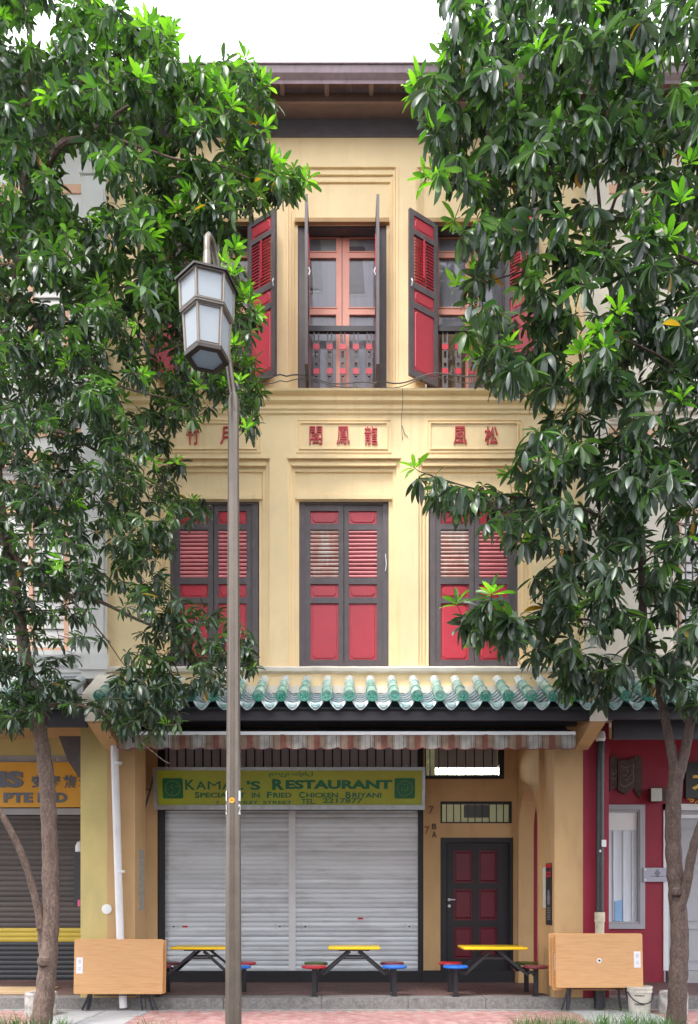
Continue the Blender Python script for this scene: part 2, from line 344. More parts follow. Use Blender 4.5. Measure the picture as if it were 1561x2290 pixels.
# ================================================================== GROUND
g = bx(-80, 80, -90, 60, -.4, -.16); struct('ground', g, 'asphalt')
g = bx(-80, 80, -3.6, -1.50, -.16, -.03); struct('planting_bed', g, 'soil')
g = bx(-80, 80, -1.38, .35, -.16, -.008); struct('pavement', g, 'slab_grey')
g = bx(-80, 80, -1.50, -1.38, -.16, .0); struct('bed_kerb', g, 'kerb_granite')
# herringbone pink pavers, left out where the grey slabs lie
def grey(x, y):
    if y > -.18: return True
    l0 = -4.05+(-y)*.25; l1 = -2.62-(-y)*.28
    r0 = 2.92+(-y)*.30; r1 = 4.15-(-y)*.1
    return (l0 < x < l1) or (r0 < x < r1)
mb = MB(); L, W = .2, .1
rot = Matrix.Rotation(R(45), 3, 'Z')
for i in range(-90, 90):
    for j in range(-60, 60):
        # herringbone lattice
        for (ox, oy, hor) in ((0, 0, 1), (0, 0, 0)):
            u = i*W+ (j*2*W) ; v = i*W - j*2*W
            if hor: x0, x1, y0, y1 = u, u+L, v, v+W
            else: x0, x1, y0, y1 = u-W, u, v, v+L
            c = rot @ Vector(((x0+x1)/2, (y0+y1)/2, 0))
            if not (-5.6 < c.x < 5.6 and -1.33 < c.y < -.12) or grey(c.x, c.y): continue
            h = random.uniform(-.0015, .0015); g_ = .004
            vs = [rot @ Vector(p) for p in ((x0+g_,y0+g_,0),(x1-g_,y0+g_,0),(x1-g_,y1-g_,0),(x0+g_,y1-g_,0))]
            e = [Vector((p.x, p.y, -.02)) for p in vs]; t = [Vector((p.x*.97+c.x*.03, p.y*.97+c.y*.03, h)) for p in vs]
            mb.add(e+t, [(4,5,6,7),(0,1,5,4),(1,2,6,5),(2,3,7,6),(3,0,4,7)])
link('paving_bricks', mb, 'brick_pink', kind='stuff')
pv = bpy.data.objects['paving_bricks']; pv['label'] = 'pink herringbone paving bricks of the pavement'
# grey granite slabs, single pieces
sp = bpy.data.objects['pavement']
for (xa, xb) in ((-3.95, -3.35), (-3.34, -2.74), (3.05, 3.6), (3.61, 4.1)):
    for k in range(2):
        y1 = -.19-k*.58; sh = -k*.02
        link('paving_slab', MB().box(xa+sh, xb+sh-.01, y1-.57, y1, -.02, .0+random.uniform(0, .003)), 'slab_grey', sp)
link('drain_channel', bx(-9, 9, -.175, -.03, -.02, .004), 'stone_rough', sp)
# five-foot-way floor
FZ = .15
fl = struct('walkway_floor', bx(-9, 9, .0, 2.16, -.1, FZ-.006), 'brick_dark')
mb = MB()
for j in range(11):
    for i in range(-40, 40):
        x0 = i*.2+(j % 2)*.1; y0 = .30+j*.168
        if x0 < -6.5 or x0 > 6.5: continue
        h = FZ+random.uniform(-.001, .001)
        mb.box(x0+.003, x0+.197, y0+.003, y0+.165, FZ-.012, h)
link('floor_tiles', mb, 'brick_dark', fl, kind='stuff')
x = -9.0; k = 0
while x < 9:
    L_ = random.uniform(1.05, 1.45)
    link('kerb_stone', MB().box(x+.004, x+L_-.004, -.03+random.uniform(-.004, .004), .29, -.02, FZ+.004+random.uniform(-.003, .003)), 'kerb_granite', fl)
    x += L_

# ================================================================== MAIN SHOPHOUSE
XL, XR = -3.38, 3.27           # party lines
YB = 2.1                       # back wall of the five-foot way
ZC = 4.765                     # top of sill ledge over the canopy
house = thing('shophouse', 'three-storey yellow shophouse with red shutters, green tile canopy and closed steel shutters', 'building', (0, 0, 0), 'row of shophouses')
W2 = [477, 769, 1061]; W3 = [479, 765, 1054]
EAVE = 12.22
def hx(c, hw, Y): return (PX(c-hw, 0), PX(c+hw, 0))
wall = MB()
# 2nd + 3rd storey stepped plaster layers: each layer has bay openings a little smaller than the one before
steps = [0, .035, .065, .095, .22]
p2 = [(125, 1022, 1497), (118, 1034, 1497), (110, 1049, 1497), (101, 1112, 1497)]
p3 = [(120, 373, 893), (114, 385, 893), (108, 397, 893), (100, 489, 893)]
ztop = EAVE+.35
for k in range(4):
    yf, yb = steps[k], steps[k+1]
    holes = []
    for c in W2: a = p2[k]; holes.append((PX(c-a[0]), PX(c+a[0]), PZ(a[2]), PZ(a[1])))
    for c in W3: a = p3[k]; holes.append((PX(c-a[0]), PX(c+a[0]), PZ(a[2]), PZ(a[1])))
    wall.layer(XL, XR, 4.0 if k == 0 else PZ(1497)-.2, ztop, yf, yb, holes)
# inner recess line steps of the top panels
link('wall', wall, 'plaster_yellow', house)
link('side_wall', MB().box(XL, XL+.2, .22, 8, 4, ztop).box(XR-.2, XR, .22, 8, 4, ztop).box(XL+.2, XR-.2, 7.8, 8, 4, ztop).box(XL+.2, XR-.2, .30, 7.8, 8.1, 8.3), 'plaster_ochre', house)
def ledge(name, py_top, py_bot, yout, x0=XL, x1=XR, mat='plaster_yellow', par=None):
    b = MB().box(x0, x1, -yout, .0, PZ(py_bot), PZ(py_top)); return link(name, b, mat, par or house)
# string course: stacked mouldings, each its own length of profile
prof = [(0, 8.30), (-.03, 8.315), (-.03, 8.345), (-.055, 8.36), (-.055, 8.39), (-.04, 8.40), (-.04, 8.425), (-.10, 8.45), (-.10, 8.485), (-.075, 8.50), (-.075, 8.525), (-.15, 8.55), (-.16, 8.575), (0, 8.60)]
def moulding(name, prof, x0, x1, mat, par, dz=0):
    n = len(prof); b = MB()
    vs = [(x0, y, z+dz) for y, z in prof]+[(x1, y, z+dz) for y, z in prof]
    b.add(vs, [(i, n+i, n+i+1, i+1) for i in range(n-1)]+[tuple(range(n-1, -1, -1)), tuple(range(n, 2*n))]); return link(name, b, mat, par)
moulding('string_course', prof, XL-.02, XR+.02, 'plaster_yellow', house)
# sill ledge above the canopy, slightly wavy
b = MB(); n = 60; vs = []
for i in range(n+1):
    x = XL+(XR-XL)*i/n; j = random.uniform(-.006, .006)
    vs += [(x, .0, ZC-.075), (x, -.07, ZC-.06+j), (x, -.085, ZC-.02+j), (x, -.07, ZC+.005+j*.6), (x, .05, ZC+.012)]
b.add(vs, [(i*5+k, (i+1)*5+k, (i+1)*5+k+1, i*5+k+1) for i in range(n) for k in range(4)])
link('sill_ledge', b, 'plaster_cream', house)
# window head ledges (2nd floor y1105, 3rd floor y482)
for c in W2: link('window_head', MB().box(PX(c-108), PX(c+108), -.0+.045, .095, PZ(1112), PZ(1103)), 'plaster_yellow', house)
for c in W3: link('window_head', MB().box(PX(c-106), PX(c+106), .04, .095, PZ(490), PZ(481)), 'plaster_ochre', house)
# flat strips beside the third floor bays
for c in W3:
    for s in (-1, 1):
        for q, (a, w_) in enumerate(((104.5, 2.2), (111, 2.0), (117, 2.0), (124, 1.8))):
            xa, xb = sorted((PX(c+s*a), PX(c+s*(a+w_))))
            yy = [.095, .065, .035, 0][q]
            link('pilaster_fillet', MB().box(xa, xb, yy-.014, yy, PZ(878), PZ(505 if q < 1 else 372)), 'plaster_yellow', house)
# crowning cap over the second floor bays
for c in W2:
    link('bay_cornice', MB().box(PX(c-127), PX(c+127), -.018, 0, PZ(1026), PZ(1020)).box(PX(c-117), PX(c+117), .01, .035, PZ(1040), PZ(1034)), 'plaster_yellow', house)
# name tablets with raised borders and red characters
def border(mb, x0, x1, z0, z1, t, y0, y1):
    mb.box(x0, x1, y0, y1, z0, z0+t).box(x0, x1, y0, y1, z1-t, z1).box(x0, x0+t, y0, y1, z0+t, z1-t).box(x1-t, x1, y0, y1, z0+t, z1-t)
for c, chars in zip(W2, (('竹', '月'), ('閣', '鳳', '龍'), ('風', '松'))):
    tb = MB()
    border(tb, PX(c-107), PX(c+107), PZ(1013), PZ(938), .018, -.012, 0)
    border(tb, PX(c-100), PX(c+98), PZ(1006), PZ(946), .014, -.02, 0)
    t = link('name_tablet', tb, 'plaster_yellow', house)
    xs = {3: [-63, -2, 60], 2: [-33, 37]}[len(chars)]
    if c == W2[0]: xs = [-46, 30]
    for xx, ch in zip(xs, chars):
        cb = MB(); text_mb(cb, ch, PX(c+xx-14), PX(c+xx+15), PZ(995), PZ(955), -.022, 'paint_character', bold=.004, depth=.02)
        link('character', cb, 'paint_character', t)

# ---------- windows
def panel_mb(mb, x0, x1, z0, z1, y, mat='paint_red', line='paint_red_line', M=None):
    mb.box(x0, x1, y, y+.012, z0, z1, mat, M)
    i = min(.03, (x1-x0)*.13); ch = min(.035, (z1-z0)*.2)
    a, b_, c, d = x0+i, x1-i, z0+i*.9, z1-i*.9
    pts = [(a+ch, c), (b_-ch, c), (b_, c+ch), (b_, d-ch), (b_-ch, d), (a+ch, d), (a, d-ch), (a, c+ch)]
    mb.prism(pts, y-.011, y, line, M, inset=.006)
    pts2 = [(px_*1+(.008 if px_ < (a+b_)/2 else -.008), pz_+(.008 if pz_ < (c+d)/2 else -.008)) for px_, pz_ in pts]
    mb.prism(pts2, y-.013, y-.0105, mat, M)
def louver_mesh(w_, mat):
    b = MB(); n = 5; vs = []
    for x in (0, w_):
        for k in range(n): a = -1.1+2.2*k/(n-1); vs.append((x, -.016*math.cos(a)-.004, .021*math.sin(a)))
        vs.append((x, .012, .012)); vs.append((x, .012, -.0))
    m_ = n+2
    b.add(vs, [(i, m_+i, m_+(i+1) % m_, (i+1) % m_) for i in range(m_)]+[tuple(range(m_-1, -1, -1)), tuple(range(m_, 2*m_))])
    return mesh('louver', b.v, b.f, [mat], smooth=True)
lv_red = louver_mesh(63/158.0, 'paint_louver_sheen'); lv_fade = louver_mesh(63/158.0, 'paint_louver_faded')
def closed_window(c, faded):
    Y = .13
    X_ = lambda p: PX(c+p, Y)
    Z_ = lambda p: PZ(p, Y)
    fr = MB()
    fr.layer(X_(-101), X_(101), Z_(1492), Z_(1113), Y, Y+.08, [(X_(-87), X_(87), Z_(1480), Z_(1128))])
    w_ = link('window', fr, 'paint_dark', house)
    for li, (xa, xb, pa, pb) in enumerate(((-87, -.7, -75, -12), (.7, 87, 11, 74))):
        y = Y+.022
        lf = MB(); yo = y if li else y-.006
        rects = [(1141, 1170), (1183, 1291), (1305, 1335), (1348, 1475)]
        lf.layer(X_(xa), X_(xb), Z_(1480), Z_(1128), yo, yo+.04, [(X_(pa), X_(pb), Z_(r1), Z_(r0)) for r0, r1 in rects])
        sh = link('shutter_leaf', lf, 'paint_dark', w_)
        for q, (r0, r1) in enumerate(rects):
            if q == 1:
                link('louver_backing', bx(X_(pa)-.005, X_(pb)+.005, y+.045, y+.06, Z_(r1), Z_(r0), 'paint_red'), 'paint_red', w_)
                z0, z1 = Z_(r1), Z_(r0); k = 12
                for i in range(k):
                    put('louver', lv_fade if (faded and li == 0) else lv_red, (X_(pa), y+.024, z0+(z1-z0)*(i+.5)/k), w_, rot=(random.uniform(-.12, .12), random.uniform(-.006, .006), 0))
            else:
                b = MB(); panel_mb(b, X_(pa), X_(pb), Z_(r1), Z_(r0), y+.022)
                link('shutter_panel', b, 'paint_red', w_)
        hb = MB()
        for zz in (1165, 1305, 1450):
            hb.tube([(X_(-88 if li == 0 else 88), yo-.004, Z_(zz+8)), (X_(-88 if li == 0 else 88), yo-.004, Z_(zz-8))], .008, 6)
        link('hinge', hb, 'paint_dark', w_)
    if c == W2[1]:
        link('latch', MB().tube([(X_(93), Y-.012, Z_(1240)), (X_(95), Y-.015, Z_(1262)), (X_(93), Y-.012, Z_(1278))], .007, 6), 'white_paint', w_)
    return w_
for c, f_ in zip(W2, (False, True, True)): closed_window(c, f_)

def open_leaf(parent, hinge_x, z0, z1, wid, ang, side, tail=None):
    """leaf hinged at hinge_x, swung out by ang from the closed plane; side=-1 opens to the left"""
    y0 = .10
    M = Matrix.Translation((hinge_x, y0, 0)) @ Matrix.Rotation(-side*ang if False else (ang if side < 0 else -ang), 4, 'Z')
    # local frame: x runs from the hinge outward (sign side), y<0 faces the street
    sx = side
    def bxl(mb, a, b_, ya, yb, c, d, mat=None):
        x0, x1 = sorted((a*sx, b_*sx)); mb.box(x0, x1, ya, yb, c, d, mat, M)
    H = z1-z0; st = .07
    lf = MB()
    rows = [z0+.09, z0+.09+.86*H/2.3, z0+1.03*H/2.3, z0+1.22*H/2.3, z0+1.31*H/2.3, z0+1.97*H/2.3, z0+2.04*H/2.3, z1-.07]
    bxl(lf, 0, st, -.02, .02, z0, z1); bxl(lf, wid-st, wid, -.02, .02, z0, z1)
    zz = [z0]+rows+[z1]
    for i in range(0, len(zz), 2): bxl(lf, st, wid-st, -.02, .02, zz[i], zz[i+1])
    leaf = link('shutter_leaf', lf, 'paint_dark', parent)
    for i in (0, 2, 6):
        b = MB(); x0, x1 = sorted((st*sx, (wid-st)*sx))
        b.box(x0, x1, -.006, .006, rows[i], rows[i+1], 'paint_red', M)
        for face in (-1, 1):
            Mf = M @ Matrix.Diagonal((1, face, 1, 1))
            ii = .028; ch = .03; a, b2, c, d = x0+ii, x1-ii, rows[i]+ii, rows[i+1]-ii
            pts = [(a+ch, c), (b2-ch, c), (b2, c+ch), (b2, d-ch), (b2-ch, d), (a+ch, d), (a, d-ch), (a, c+ch)]
            if face > 0: pts = pts
            b.prism(pts, -.014, -.006, 'paint_red_line', Mf, inset=.006)
            pts2 = [(p[0]+(.008 if p[0] < (a+b2)/2 else -.008), p[1]+(.008 if p[1] < (c+d)/2 else -.008)) for p in pts]
            b.prism(pts2, -.016, -.0135, 'paint_red', Mf)
        link('shutter_panel', b, 'paint_red', parent)
    k = 15; x0, x1 = sorted((st*sx, (wid-st)*sx)); lvb = None
    for i in range(k):
        za = rows[4]+(rows[5]-rows[4])*i/k; zb = rows[4]+(rows[5]-rows[4])*(i+1)/k
        b = MB(); vs = [(x0,-.013,za),(x1,-.013,za),(x1,.013,zb),(x0,.013,zb),(x0,-.013,za+.008),(x1,-.013,za+.008),(x1,.013,zb+.008),(x0,.013,zb+.008)]
        b.add([M @ Vector(p) for p in vs], [(0,3,2,1),(4,5,6,7),(0,1,5,4),(1,2,6,5),(2,3,7,6),(3,0,4,7)]); link('louver', b, 'paint_red', parent)
    b = MB(); xm = (x0+x1)/2
    b.box(xm-.012, xm+.012, -.028, -.014, rows[4]+.12, rows[5], 'paint_red', M).box(xm-.012, xm+.012, .014, .028, rows[4]+.12, rows[5], 'paint_red', M); link('louver_rod', b, 'paint_red', parent)
    b = MB(); zb_ = z0+1.27*H/2.3; xb = (wid-.02)*sx
    b.tube([M @ Vector((xb, -.03, zb_-.05)), M @ Vector((xb, -.05, zb_)), M @ Vector((xb, -.03, zb_+.05))], .01, 6); link('catch', b, 'metal_white', parent)
def balcony(parent, xa, xb, z0, z1, y):
    link('handrail', bx(xa, xb, y-.03, y+.035, z1-.03, z1+.045), 'fascia_dark', parent)
    link('bottom_rail', bx(xa, xb, y-.02, y+.02, z0, z0+.03), 'paint_dark', parent)
    n = 5
    for i in range(n):
        xc = xa+(xb-xa)*(i+.55)/n
        b = MB()
        for s in (-1, 1):
            b.box(xc+s*.03-.011, xc+s*.03+.011, y-.011, y+.011, z0+.03, z1-.03, 'paint_dark')
        H = z1-z0
        for q in (.32, .72):
            zc = z0+H*q; b.box(xc-.043, xc+.043, y-.017, y+.017, zc-.04, zc+.04, 'paint_red')
            b.box(xc-.019, xc+.019, y-.014, y+.014, zc-.065, zc-.04, 'paint_dark'); b.box(xc-.019, xc+.019, y-.014, y+.014, zc+.04, zc+.065, 'paint_dark')
        for q in (.10, .52): zc = z0+H*q; b.box(xc-.019, xc+.019, y-.009, y+.009, zc-.05, zc+.02, 'paint_dark')
        link('baluster', b, 'paint_dark', parent)
def open_window(c, aL, aR, idx):
    Y = .12
    X_ = lambda p: PX(c+p, Y)
    Z_ = lambda p: PZ(p, Y)
    fr = MB(); fr.layer(X_(-99), X_(99), Z_(878), Z_(490), Y, Y+.14, [(X_(-76), X_(76), Z_(871), Z_(507))])
    fr.layer(X_(-76), X_(76), Z_(871), Z_(507), Y+.02, Y+.14, [(X_(-74), X_(74), Z_(870), Z_(509))])
    w_ = link('window', fr, 'paint_dark', house)
    # salmon casement set back in the reveal
    y = .30; Xc = lambda p: PX(c+p, y); Zc = lambda p: PZ(p, y)
    rows = [(532, 563), (577, 688), (704, 868)]
    cs = [(-79, -1), (1, 79)]; pn = [(-72, -13), (16, 75)]
    for (a, b_), (pa, pb) in zip(cs, pn):
        f = MB(); f.layer(Xc(a), Xc(b_), Zc(880), Zc(518), y, y+.05, [(Xc(pa), Xc(pb), Zc(r1), Zc(r0)) for r0, r1 in rows])
        for r0, r1 in rows: border(f, Xc(pa)-.012, Xc(pb)+.012, Zc(r1)-.012, Zc(r0)+.012, .014, y-.008, y)
        link('casement', f, 'paint_salmon', w_)
        for r0, r1 in rows:
            link('pane', bx(Xc(pa), Xc(pb), y+.02, y+.026, Zc(r1), Zc(r0)), 'glass_clear', w_)
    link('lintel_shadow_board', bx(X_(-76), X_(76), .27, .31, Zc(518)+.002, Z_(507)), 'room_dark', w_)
    yk = .336
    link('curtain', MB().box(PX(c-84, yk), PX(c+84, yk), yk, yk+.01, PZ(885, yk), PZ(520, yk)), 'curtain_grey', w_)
    for (a_, b1, r0, r1, mt) in ((-80, -46, 530, 650, 'blind_grey'), (-46, -10, 528, 566, 'paper'), (-74, -48, 646, 656, 'paper'), (12, 48, 574, 658, 'reflection_brown'), (14, 34, 530, 552, 'paper'), (14, 52, 552, 566, 'reflection_brown'), (20, 52, 656, 662, 'paper')):  # pale and dark patches behind the panes, drawn in place of reflections
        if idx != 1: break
        link('pane_reflection', MB().prism([(PX(c+a_, yk), PZ(r1, yk)), (PX(c+b1+3, yk), PZ(r1, yk)), (PX(c+b1-3, yk), PZ(r0, yk)), (PX(c+a_-2, yk), PZ(r0, yk))], yk-.006, yk-.001), mt, w_)
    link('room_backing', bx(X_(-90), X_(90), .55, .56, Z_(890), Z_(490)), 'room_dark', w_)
    balcony(w_, X_(-74), X_(74), Z_(870), Z_(733), Y-.0+.05)
    z0, z1 = PZ(868, .1), PZ(505, .1)
    open_leaf(w_, X_(-77), z0, z1, .50, aL, -1); open_leaf(w_, X_(77), z0, z1, .50, aR, 1)
def A(d): return R(d)
open_window(W3[0], A(40), A(34), 0); open_window(W3[1], A(91), A(90), 1); open_window(W3[2], A(34), A(40), 2)
# tan blinds hung behind the lower panes of the left and right windows
for c in (W3[0], W3[2]):
    link('window_blind', bx(PX(c-72, .34), PX(c+75, .34), .328, .333, PZ(868, .34), PZ(745 if c == W3[2] else 577, .34)), 'blind_tan', house)
# cable along the string course
cb = MB(); pts = []
for i in range(40):
    t = i/39; px = 560+t*540; py = 862-8*math.sin(t*9)+(8 if 640 < px < 840 else 0)+6*math.sin(t*23); pts.append((PX(px), -.165-.01*math.sin(t*7), PZ(py)))
cb.tube(pts, .009, 6); cb.tube([(p[0], p[1]+.02, p[2]-.045-.03*math.sin(i*.4)) for i, p in enumerate(pts)], .006, 6)
cb.tube([(PX(898), -.17, PZ(886)), (PX(899), -.175, PZ(915)), (PX(897), -.06, PZ(950)), (PX(900), -.012, PZ(985))], .004, 5)
cb.tube([(PX(899), -.012, PZ(953)), (PX(905), -.012, PZ(972)), (PX(912), -.012, PZ(978))], .004, 5)
link('facade_cable', cb, 'cable', house)

# ---------- eaves
Zw = PZ(308, 0)
link('wall_plate', MB().box(-9, 9, -.02, .0, Zw, Zw+.05).box(-9, 9, -.012, .0, Zw+.05, PZ(268, 0)), 'eave_dark', house)
ys1 = -.30; zs = PZ(268, 0)
b = MB(); b.add([(-9, 0, zs), (9, 0, zs), (9, ys1, PZ(225, ys1)), (-9, ys1, PZ(225, ys1)), (-9, 0, zs+.03), (9, 0, zs+.03), (9, ys1, PZ(225, ys1)+.05), (-9, ys1, PZ(225, ys1)+.05)],
      [(0,1,2,3),(4,7,6,5),(3,2,6,7),(0,3,7,4),(1,5,6,2)]); b.box(-9, 9, ys1-.03, ys1-.001, PZ(232, ys1), PZ(222, ys1)+.06)
link('soffit_board', b, 'eave_brown', house)
zr = PZ(222, ys1)+.06
link('eave_lining', bx(-9, 9, -.62, ys1-.03, zr+.05, zr+.08), 'eave_dark', house)
for i in range(-14, 15):
    link('rafter', bx(i*.6+.27, i*.6+.33, -.60, ys1-.03, zr-.05, zr+.05), 'eave_brown', house)
yg = -.62; zg0 = PZ(190, yg); zg1 = PZ(140, yg-.14)
b = MB(); pr = [(yg, zg0+.02), (yg-.015, zg0), (yg-.03, zg0+.03), (yg-.10, zg0+.06), (yg-.135, zg0+.14), (yg-.14, zg1-.02), (yg-.155, zg1-.015), (yg-.155, zg1), (yg, zg1)]
n = len(pr); b.add([(-9, y, z) for y, z in pr]+[(9, y, z) for y, z in pr], [(i, n+i, n+i+1, i+1) for i in range(n-1)]); link('gutter', b, 'gutter', house)
for i, px in enumerate((430, 640, 788, 930, 1120)):
    link('gutter_joint', bx(PX(px, yg), PX(px, yg)+.02, yg-.147, yg-.13, zg0+.13, zg1-.02), 'gutter', house)
rf = link('roof', MB().add([(-9, yg, zg1-.03), (9, yg, zg1-.03), (9, 8, zg1+3.6), (-9, 8, zg1+3.6)], [(0, 1, 2, 3)]), 'roof_clay', house)
for i in range(-30, 31):
    put_b = MB().tube([(i*.3, yg-.02, zg1-.0), (i*.3, 1.0, zg1+.70)], .055, 8); link('roof_tile', put_b, 'roof_clay', house)

# ---------- ground floor columns and party walls
def column(x0, xm, x1, matL, matR, par, y1=.55):
    link('column', MB().box(x0, xm, .005, y1, FZ-.1, 4.0), matL, par)
    link('column', MB().box(xm, x1, .0, y1, FZ-.1, 4.0), matR, par)
nl = thing('shophouse', 'white and peach shophouse left of the yellow one with orange travel agency sign below', 'building', (-5.5, 0, 0), 'row of shophouses')
nr = thing('shophouse', 'cream shophouse right of the yellow one with crimson ground floor', 'building', (5.5, 0, 0), 'row of shophouses')
CLa, CLb = PX(180), PX(302)
CRa, CRb = PX(1240), PX(1362)
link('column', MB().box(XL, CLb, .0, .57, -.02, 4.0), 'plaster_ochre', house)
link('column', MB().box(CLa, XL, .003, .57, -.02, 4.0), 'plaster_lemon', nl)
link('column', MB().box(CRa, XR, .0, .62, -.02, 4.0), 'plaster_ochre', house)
link('column', MB().box(XR, CRb, .003, .62, -.02, 4.0), 'plaster_crimson', nr)
link('column_base', MB().box(CLa-.02, PX(240), -.012, .55, -.02, .16), 'stone_rough', nl)
link('column_base', MB().box(CRb-.12, CRb+.01, -.012, .55, -.02, .06), 'stone_rough', nr)
# right party wall with arch (between the column and the back wall)
ax0, ax1 = 2.80, 3.05; ya, yb_ = .70, 2.0; yc = (ya+yb_)/2; r_ = (yb_-ya)/2; zsp = 2.62; zt = 4.2
arch = MB(); na = 18
pts = [(ya, FZ), (ya, zsp)]+[(yc-r_*math.cos(PI*i/na), zsp+r_*math.sin(PI*i/na)) for i in range(1, na)]+[(yb_, zsp), (yb_, FZ)]
for s_, xx in ((-1, ax0), (1, ax1)):
    for i in range(1, len(pts)-2):
        (y0, z0), (y1, z1) = pts[i], pts[i+1]
        q = [(xx, y0, z0), (xx, y1, z1), (xx, y1, zt), (xx, y0, zt)]; arch.add(q, [(0, 1, 2, 3) if s_ > 0 else (3, 2, 1, 0)])
for i in range(len(pts)-1):
    (y0, z0), (y1, z1) = pts[i], pts[i+1]
    arch.add([(ax0, y0, z0), (ax1, y0, z0), (ax1, y1, z1), (ax0, y1, z1)], [(0, 1, 2, 3)])
arch.box(ax0-.001, ax1+.001, yb_+.004, YB-.002, FZ, zt)
arch.box(ax0+.002, ax1-.002, .62, ya-.003, FZ, zt)
link('arched_wall', arch, 'plaster_ochre', house)
link('arched_wall', MB().box(-3.75, -3.55, 1.95, YB, FZ, 4.1).box(-3.75, -3.55, .57, 1.95, 3.3, 4.1), 'plaster_ochre', house)
# footway ceiling and front lintel
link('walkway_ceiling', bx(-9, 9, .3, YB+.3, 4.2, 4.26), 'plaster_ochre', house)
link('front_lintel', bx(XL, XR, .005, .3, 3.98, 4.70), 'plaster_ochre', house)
# back wall with openings
yB = YB
bX = lambda p: PX(p, yB); bZ = lambda p: PZ(p, yB)
bh = [(bX(352), bX(947), FZ-.02, bZ(1640)), (bX(950), bX(1128), bZ(1742), bZ(1640)), (bX(985), bX(1145), bZ(1841), bZ(1792)), (bX(985), bX(1148), FZ-.02, bZ(1873))]
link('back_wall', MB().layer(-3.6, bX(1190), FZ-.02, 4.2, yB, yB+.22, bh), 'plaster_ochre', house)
# shopfront frame
fb = MB(); x0, x1 = bX(352), bX(947)
fb.box(x0, bX(367), yB+.02, yB+.16, FZ, bZ(1640)).box(bX(935), x1, yB+.02, yB+.16, FZ, bZ(1640)).box(x0, x1, yB+.01, yB+.17, FZ-.01, bZ(2172)).box(bX(367), bX(935), yB+.03, yB+.15, bZ(1812), bZ(1722))
link('shopfront_frame', fb, 'paint_black', house)
# transom: grille of bars before grey boards
link('transom_board', bx(bX(367), bX(935), yB+.10, yB+.12, bZ(1722), bZ(1640)), 'blind_transom', house)
i = 0; px = 375
while px < 935:
    link('grille_bar', MB().box(bX(px)-.011, bX(px)+.011, yB+.045, yB+.07, bZ(1722), bZ(1642)), 'paint_black', house); px += 19.4
# right transom with the tube light behind
link('transom_frame', MB().box(bX(950), bX(1128), yB+.02, yB+.14, bZ(1742), bZ(1734)).box(bX(1117), bX(1128), yB+.02, yB+.14, bZ(1734), bZ(1640)).box(bX(950), bX(953), yB+.02, yB+.14, bZ(1734), bZ(1640)), 'paint_black', house)
for k, px in enumerate(range(962, 1116, 20)):
    link('grille_bar', MB().box(bX(px)-.008, bX(px)+.008, yB+.03, yB+.05, bZ(1736), bZ(1642)), 'paint_black', house)
room = MB(); room.box(bX(945), bX(1210), yB+2.4, yB+2.45, FZ, 4.3).box(bX(940), bX(945), yB+.24, yB+2.4, FZ, 4.3).box(bX(1210), bX(1215), yB+.24, yB+2.4, FZ, 4.3).box(bX(940), bX(1215), yB+.24, yB+2.45, 4.3, 4.35)
link('stair_hall', room, 'room_pale', house)
lt = thing('tube_light', 'lit white fluorescent tube behind the barred transom above the wine red door', 'lamp', (PX(1040, 2.6), 2.6, PZ(1726, 2.6)))
link('tube', MB().tube([(PX(976, 2.6), 2.6, PZ(1726, 2.6)), (PX(1112, 2.6), 2.6, PZ(1725, 2.6))], .034, 10), 'tube_light', lt)
link('fitting', MB().box(PX(974, 2.6), PX(1114, 2.6), 2.64, 2.70, PZ(1730, 2.6)-.01, PZ(1716, 2.6)+.02), 'metal_white', lt)
link('roller_blind', bx(bX(975), bX(1117), yB+.20, yB+.21, bZ(1712), bZ(1640)), 'blind_grey', house)
# small fanlight over the door
fbm = MB(); fbm.layer(bX(985), bX(1145), bZ(1841), bZ(1792), yB+.01, yB+.14, [(bX(989), bX(1141), bZ(1838), bZ(1797))]); fl_ = link('fanlight', fbm, 'paint_black', house)
for k in range(9): px = 999+k*16; link('grille_bar', MB().box(bX(px)-.008, bX(px)+.008, yB+.03, yB+.045, bZ(1838), bZ(1797)), 'paint_black', fl_)
link('dim_frame', MB().box(PX(1038, 3.2), PX(1095, 3.2), 3.2, 3.24, PZ(1828, 3.2), PZ(1800, 3.2)), 'room_dark', fl_)
# the door
dr = MB(); dr.layer(bX(985), bX(1148), FZ, bZ(1873), yB+.01, yB+.16, [(bX(999), bX(1140), FZ+.0, bZ(1884))])
dr.box(bX(1140), bX(1146), yB+.02, yB+.12, FZ, bZ(1884))
door = link('door', dr, 'paint_black', house)
yd = yB+.09; dX = lambda p: PX(p, yd); dZ = lambda p: PZ(p, yd)
rows = [(1902, 1975), (1988, 2058), (2072, 2144)]; cols = [(1014, 1057), (1070, 1112)]
link('door_leaf', MB().layer(dX(999), dX(1141), FZ+.02, dZ(1884), yd-.03, yd+.02, [(dX(a), dX(b_), dZ(r1), dZ(r0)) for r0, r1 in rows for a, b_ in cols]), 'paint_black', door)
for r0, r1 in rows:
    for a, b_ in cols:
        b = MB(); b.box(dX(a), dX(b_), yd-.004, yd+.01, dZ(r1), dZ(r0)); x0_, x1_, z0_, z1_ = dX(a)+.03, dX(b_)-.03, dZ(r1)+.03, dZ(r0)-.03
        b.prism([(x0_, z0_), (x1_, z0_), (x1_, z1_), (x0_, z1_)], yd-.02, yd-.004, None, None, inset=.02); link('door_panel', b, 'wine_panel', door)
link('door_handle', MB().lathe([(.001, 0), (.025, .001), (.025, .012), (.001, .013)], 0, 0, 12).tube([(0, 0, .02), (.1, 0, .05)], .01, 6), 'metal_white', door)
dh = bpy.data.objects['door_handle']; dh.rotation_euler = (R(90), 0, 0); dh.location = Vector((dX(1004), yd-.032, dZ(2012)))
link('lock', MB().lathe([(.001, 0), (.026, .001), (.026, .014), (.001, .015)], 0, 0, 12), 'metal_white', door)
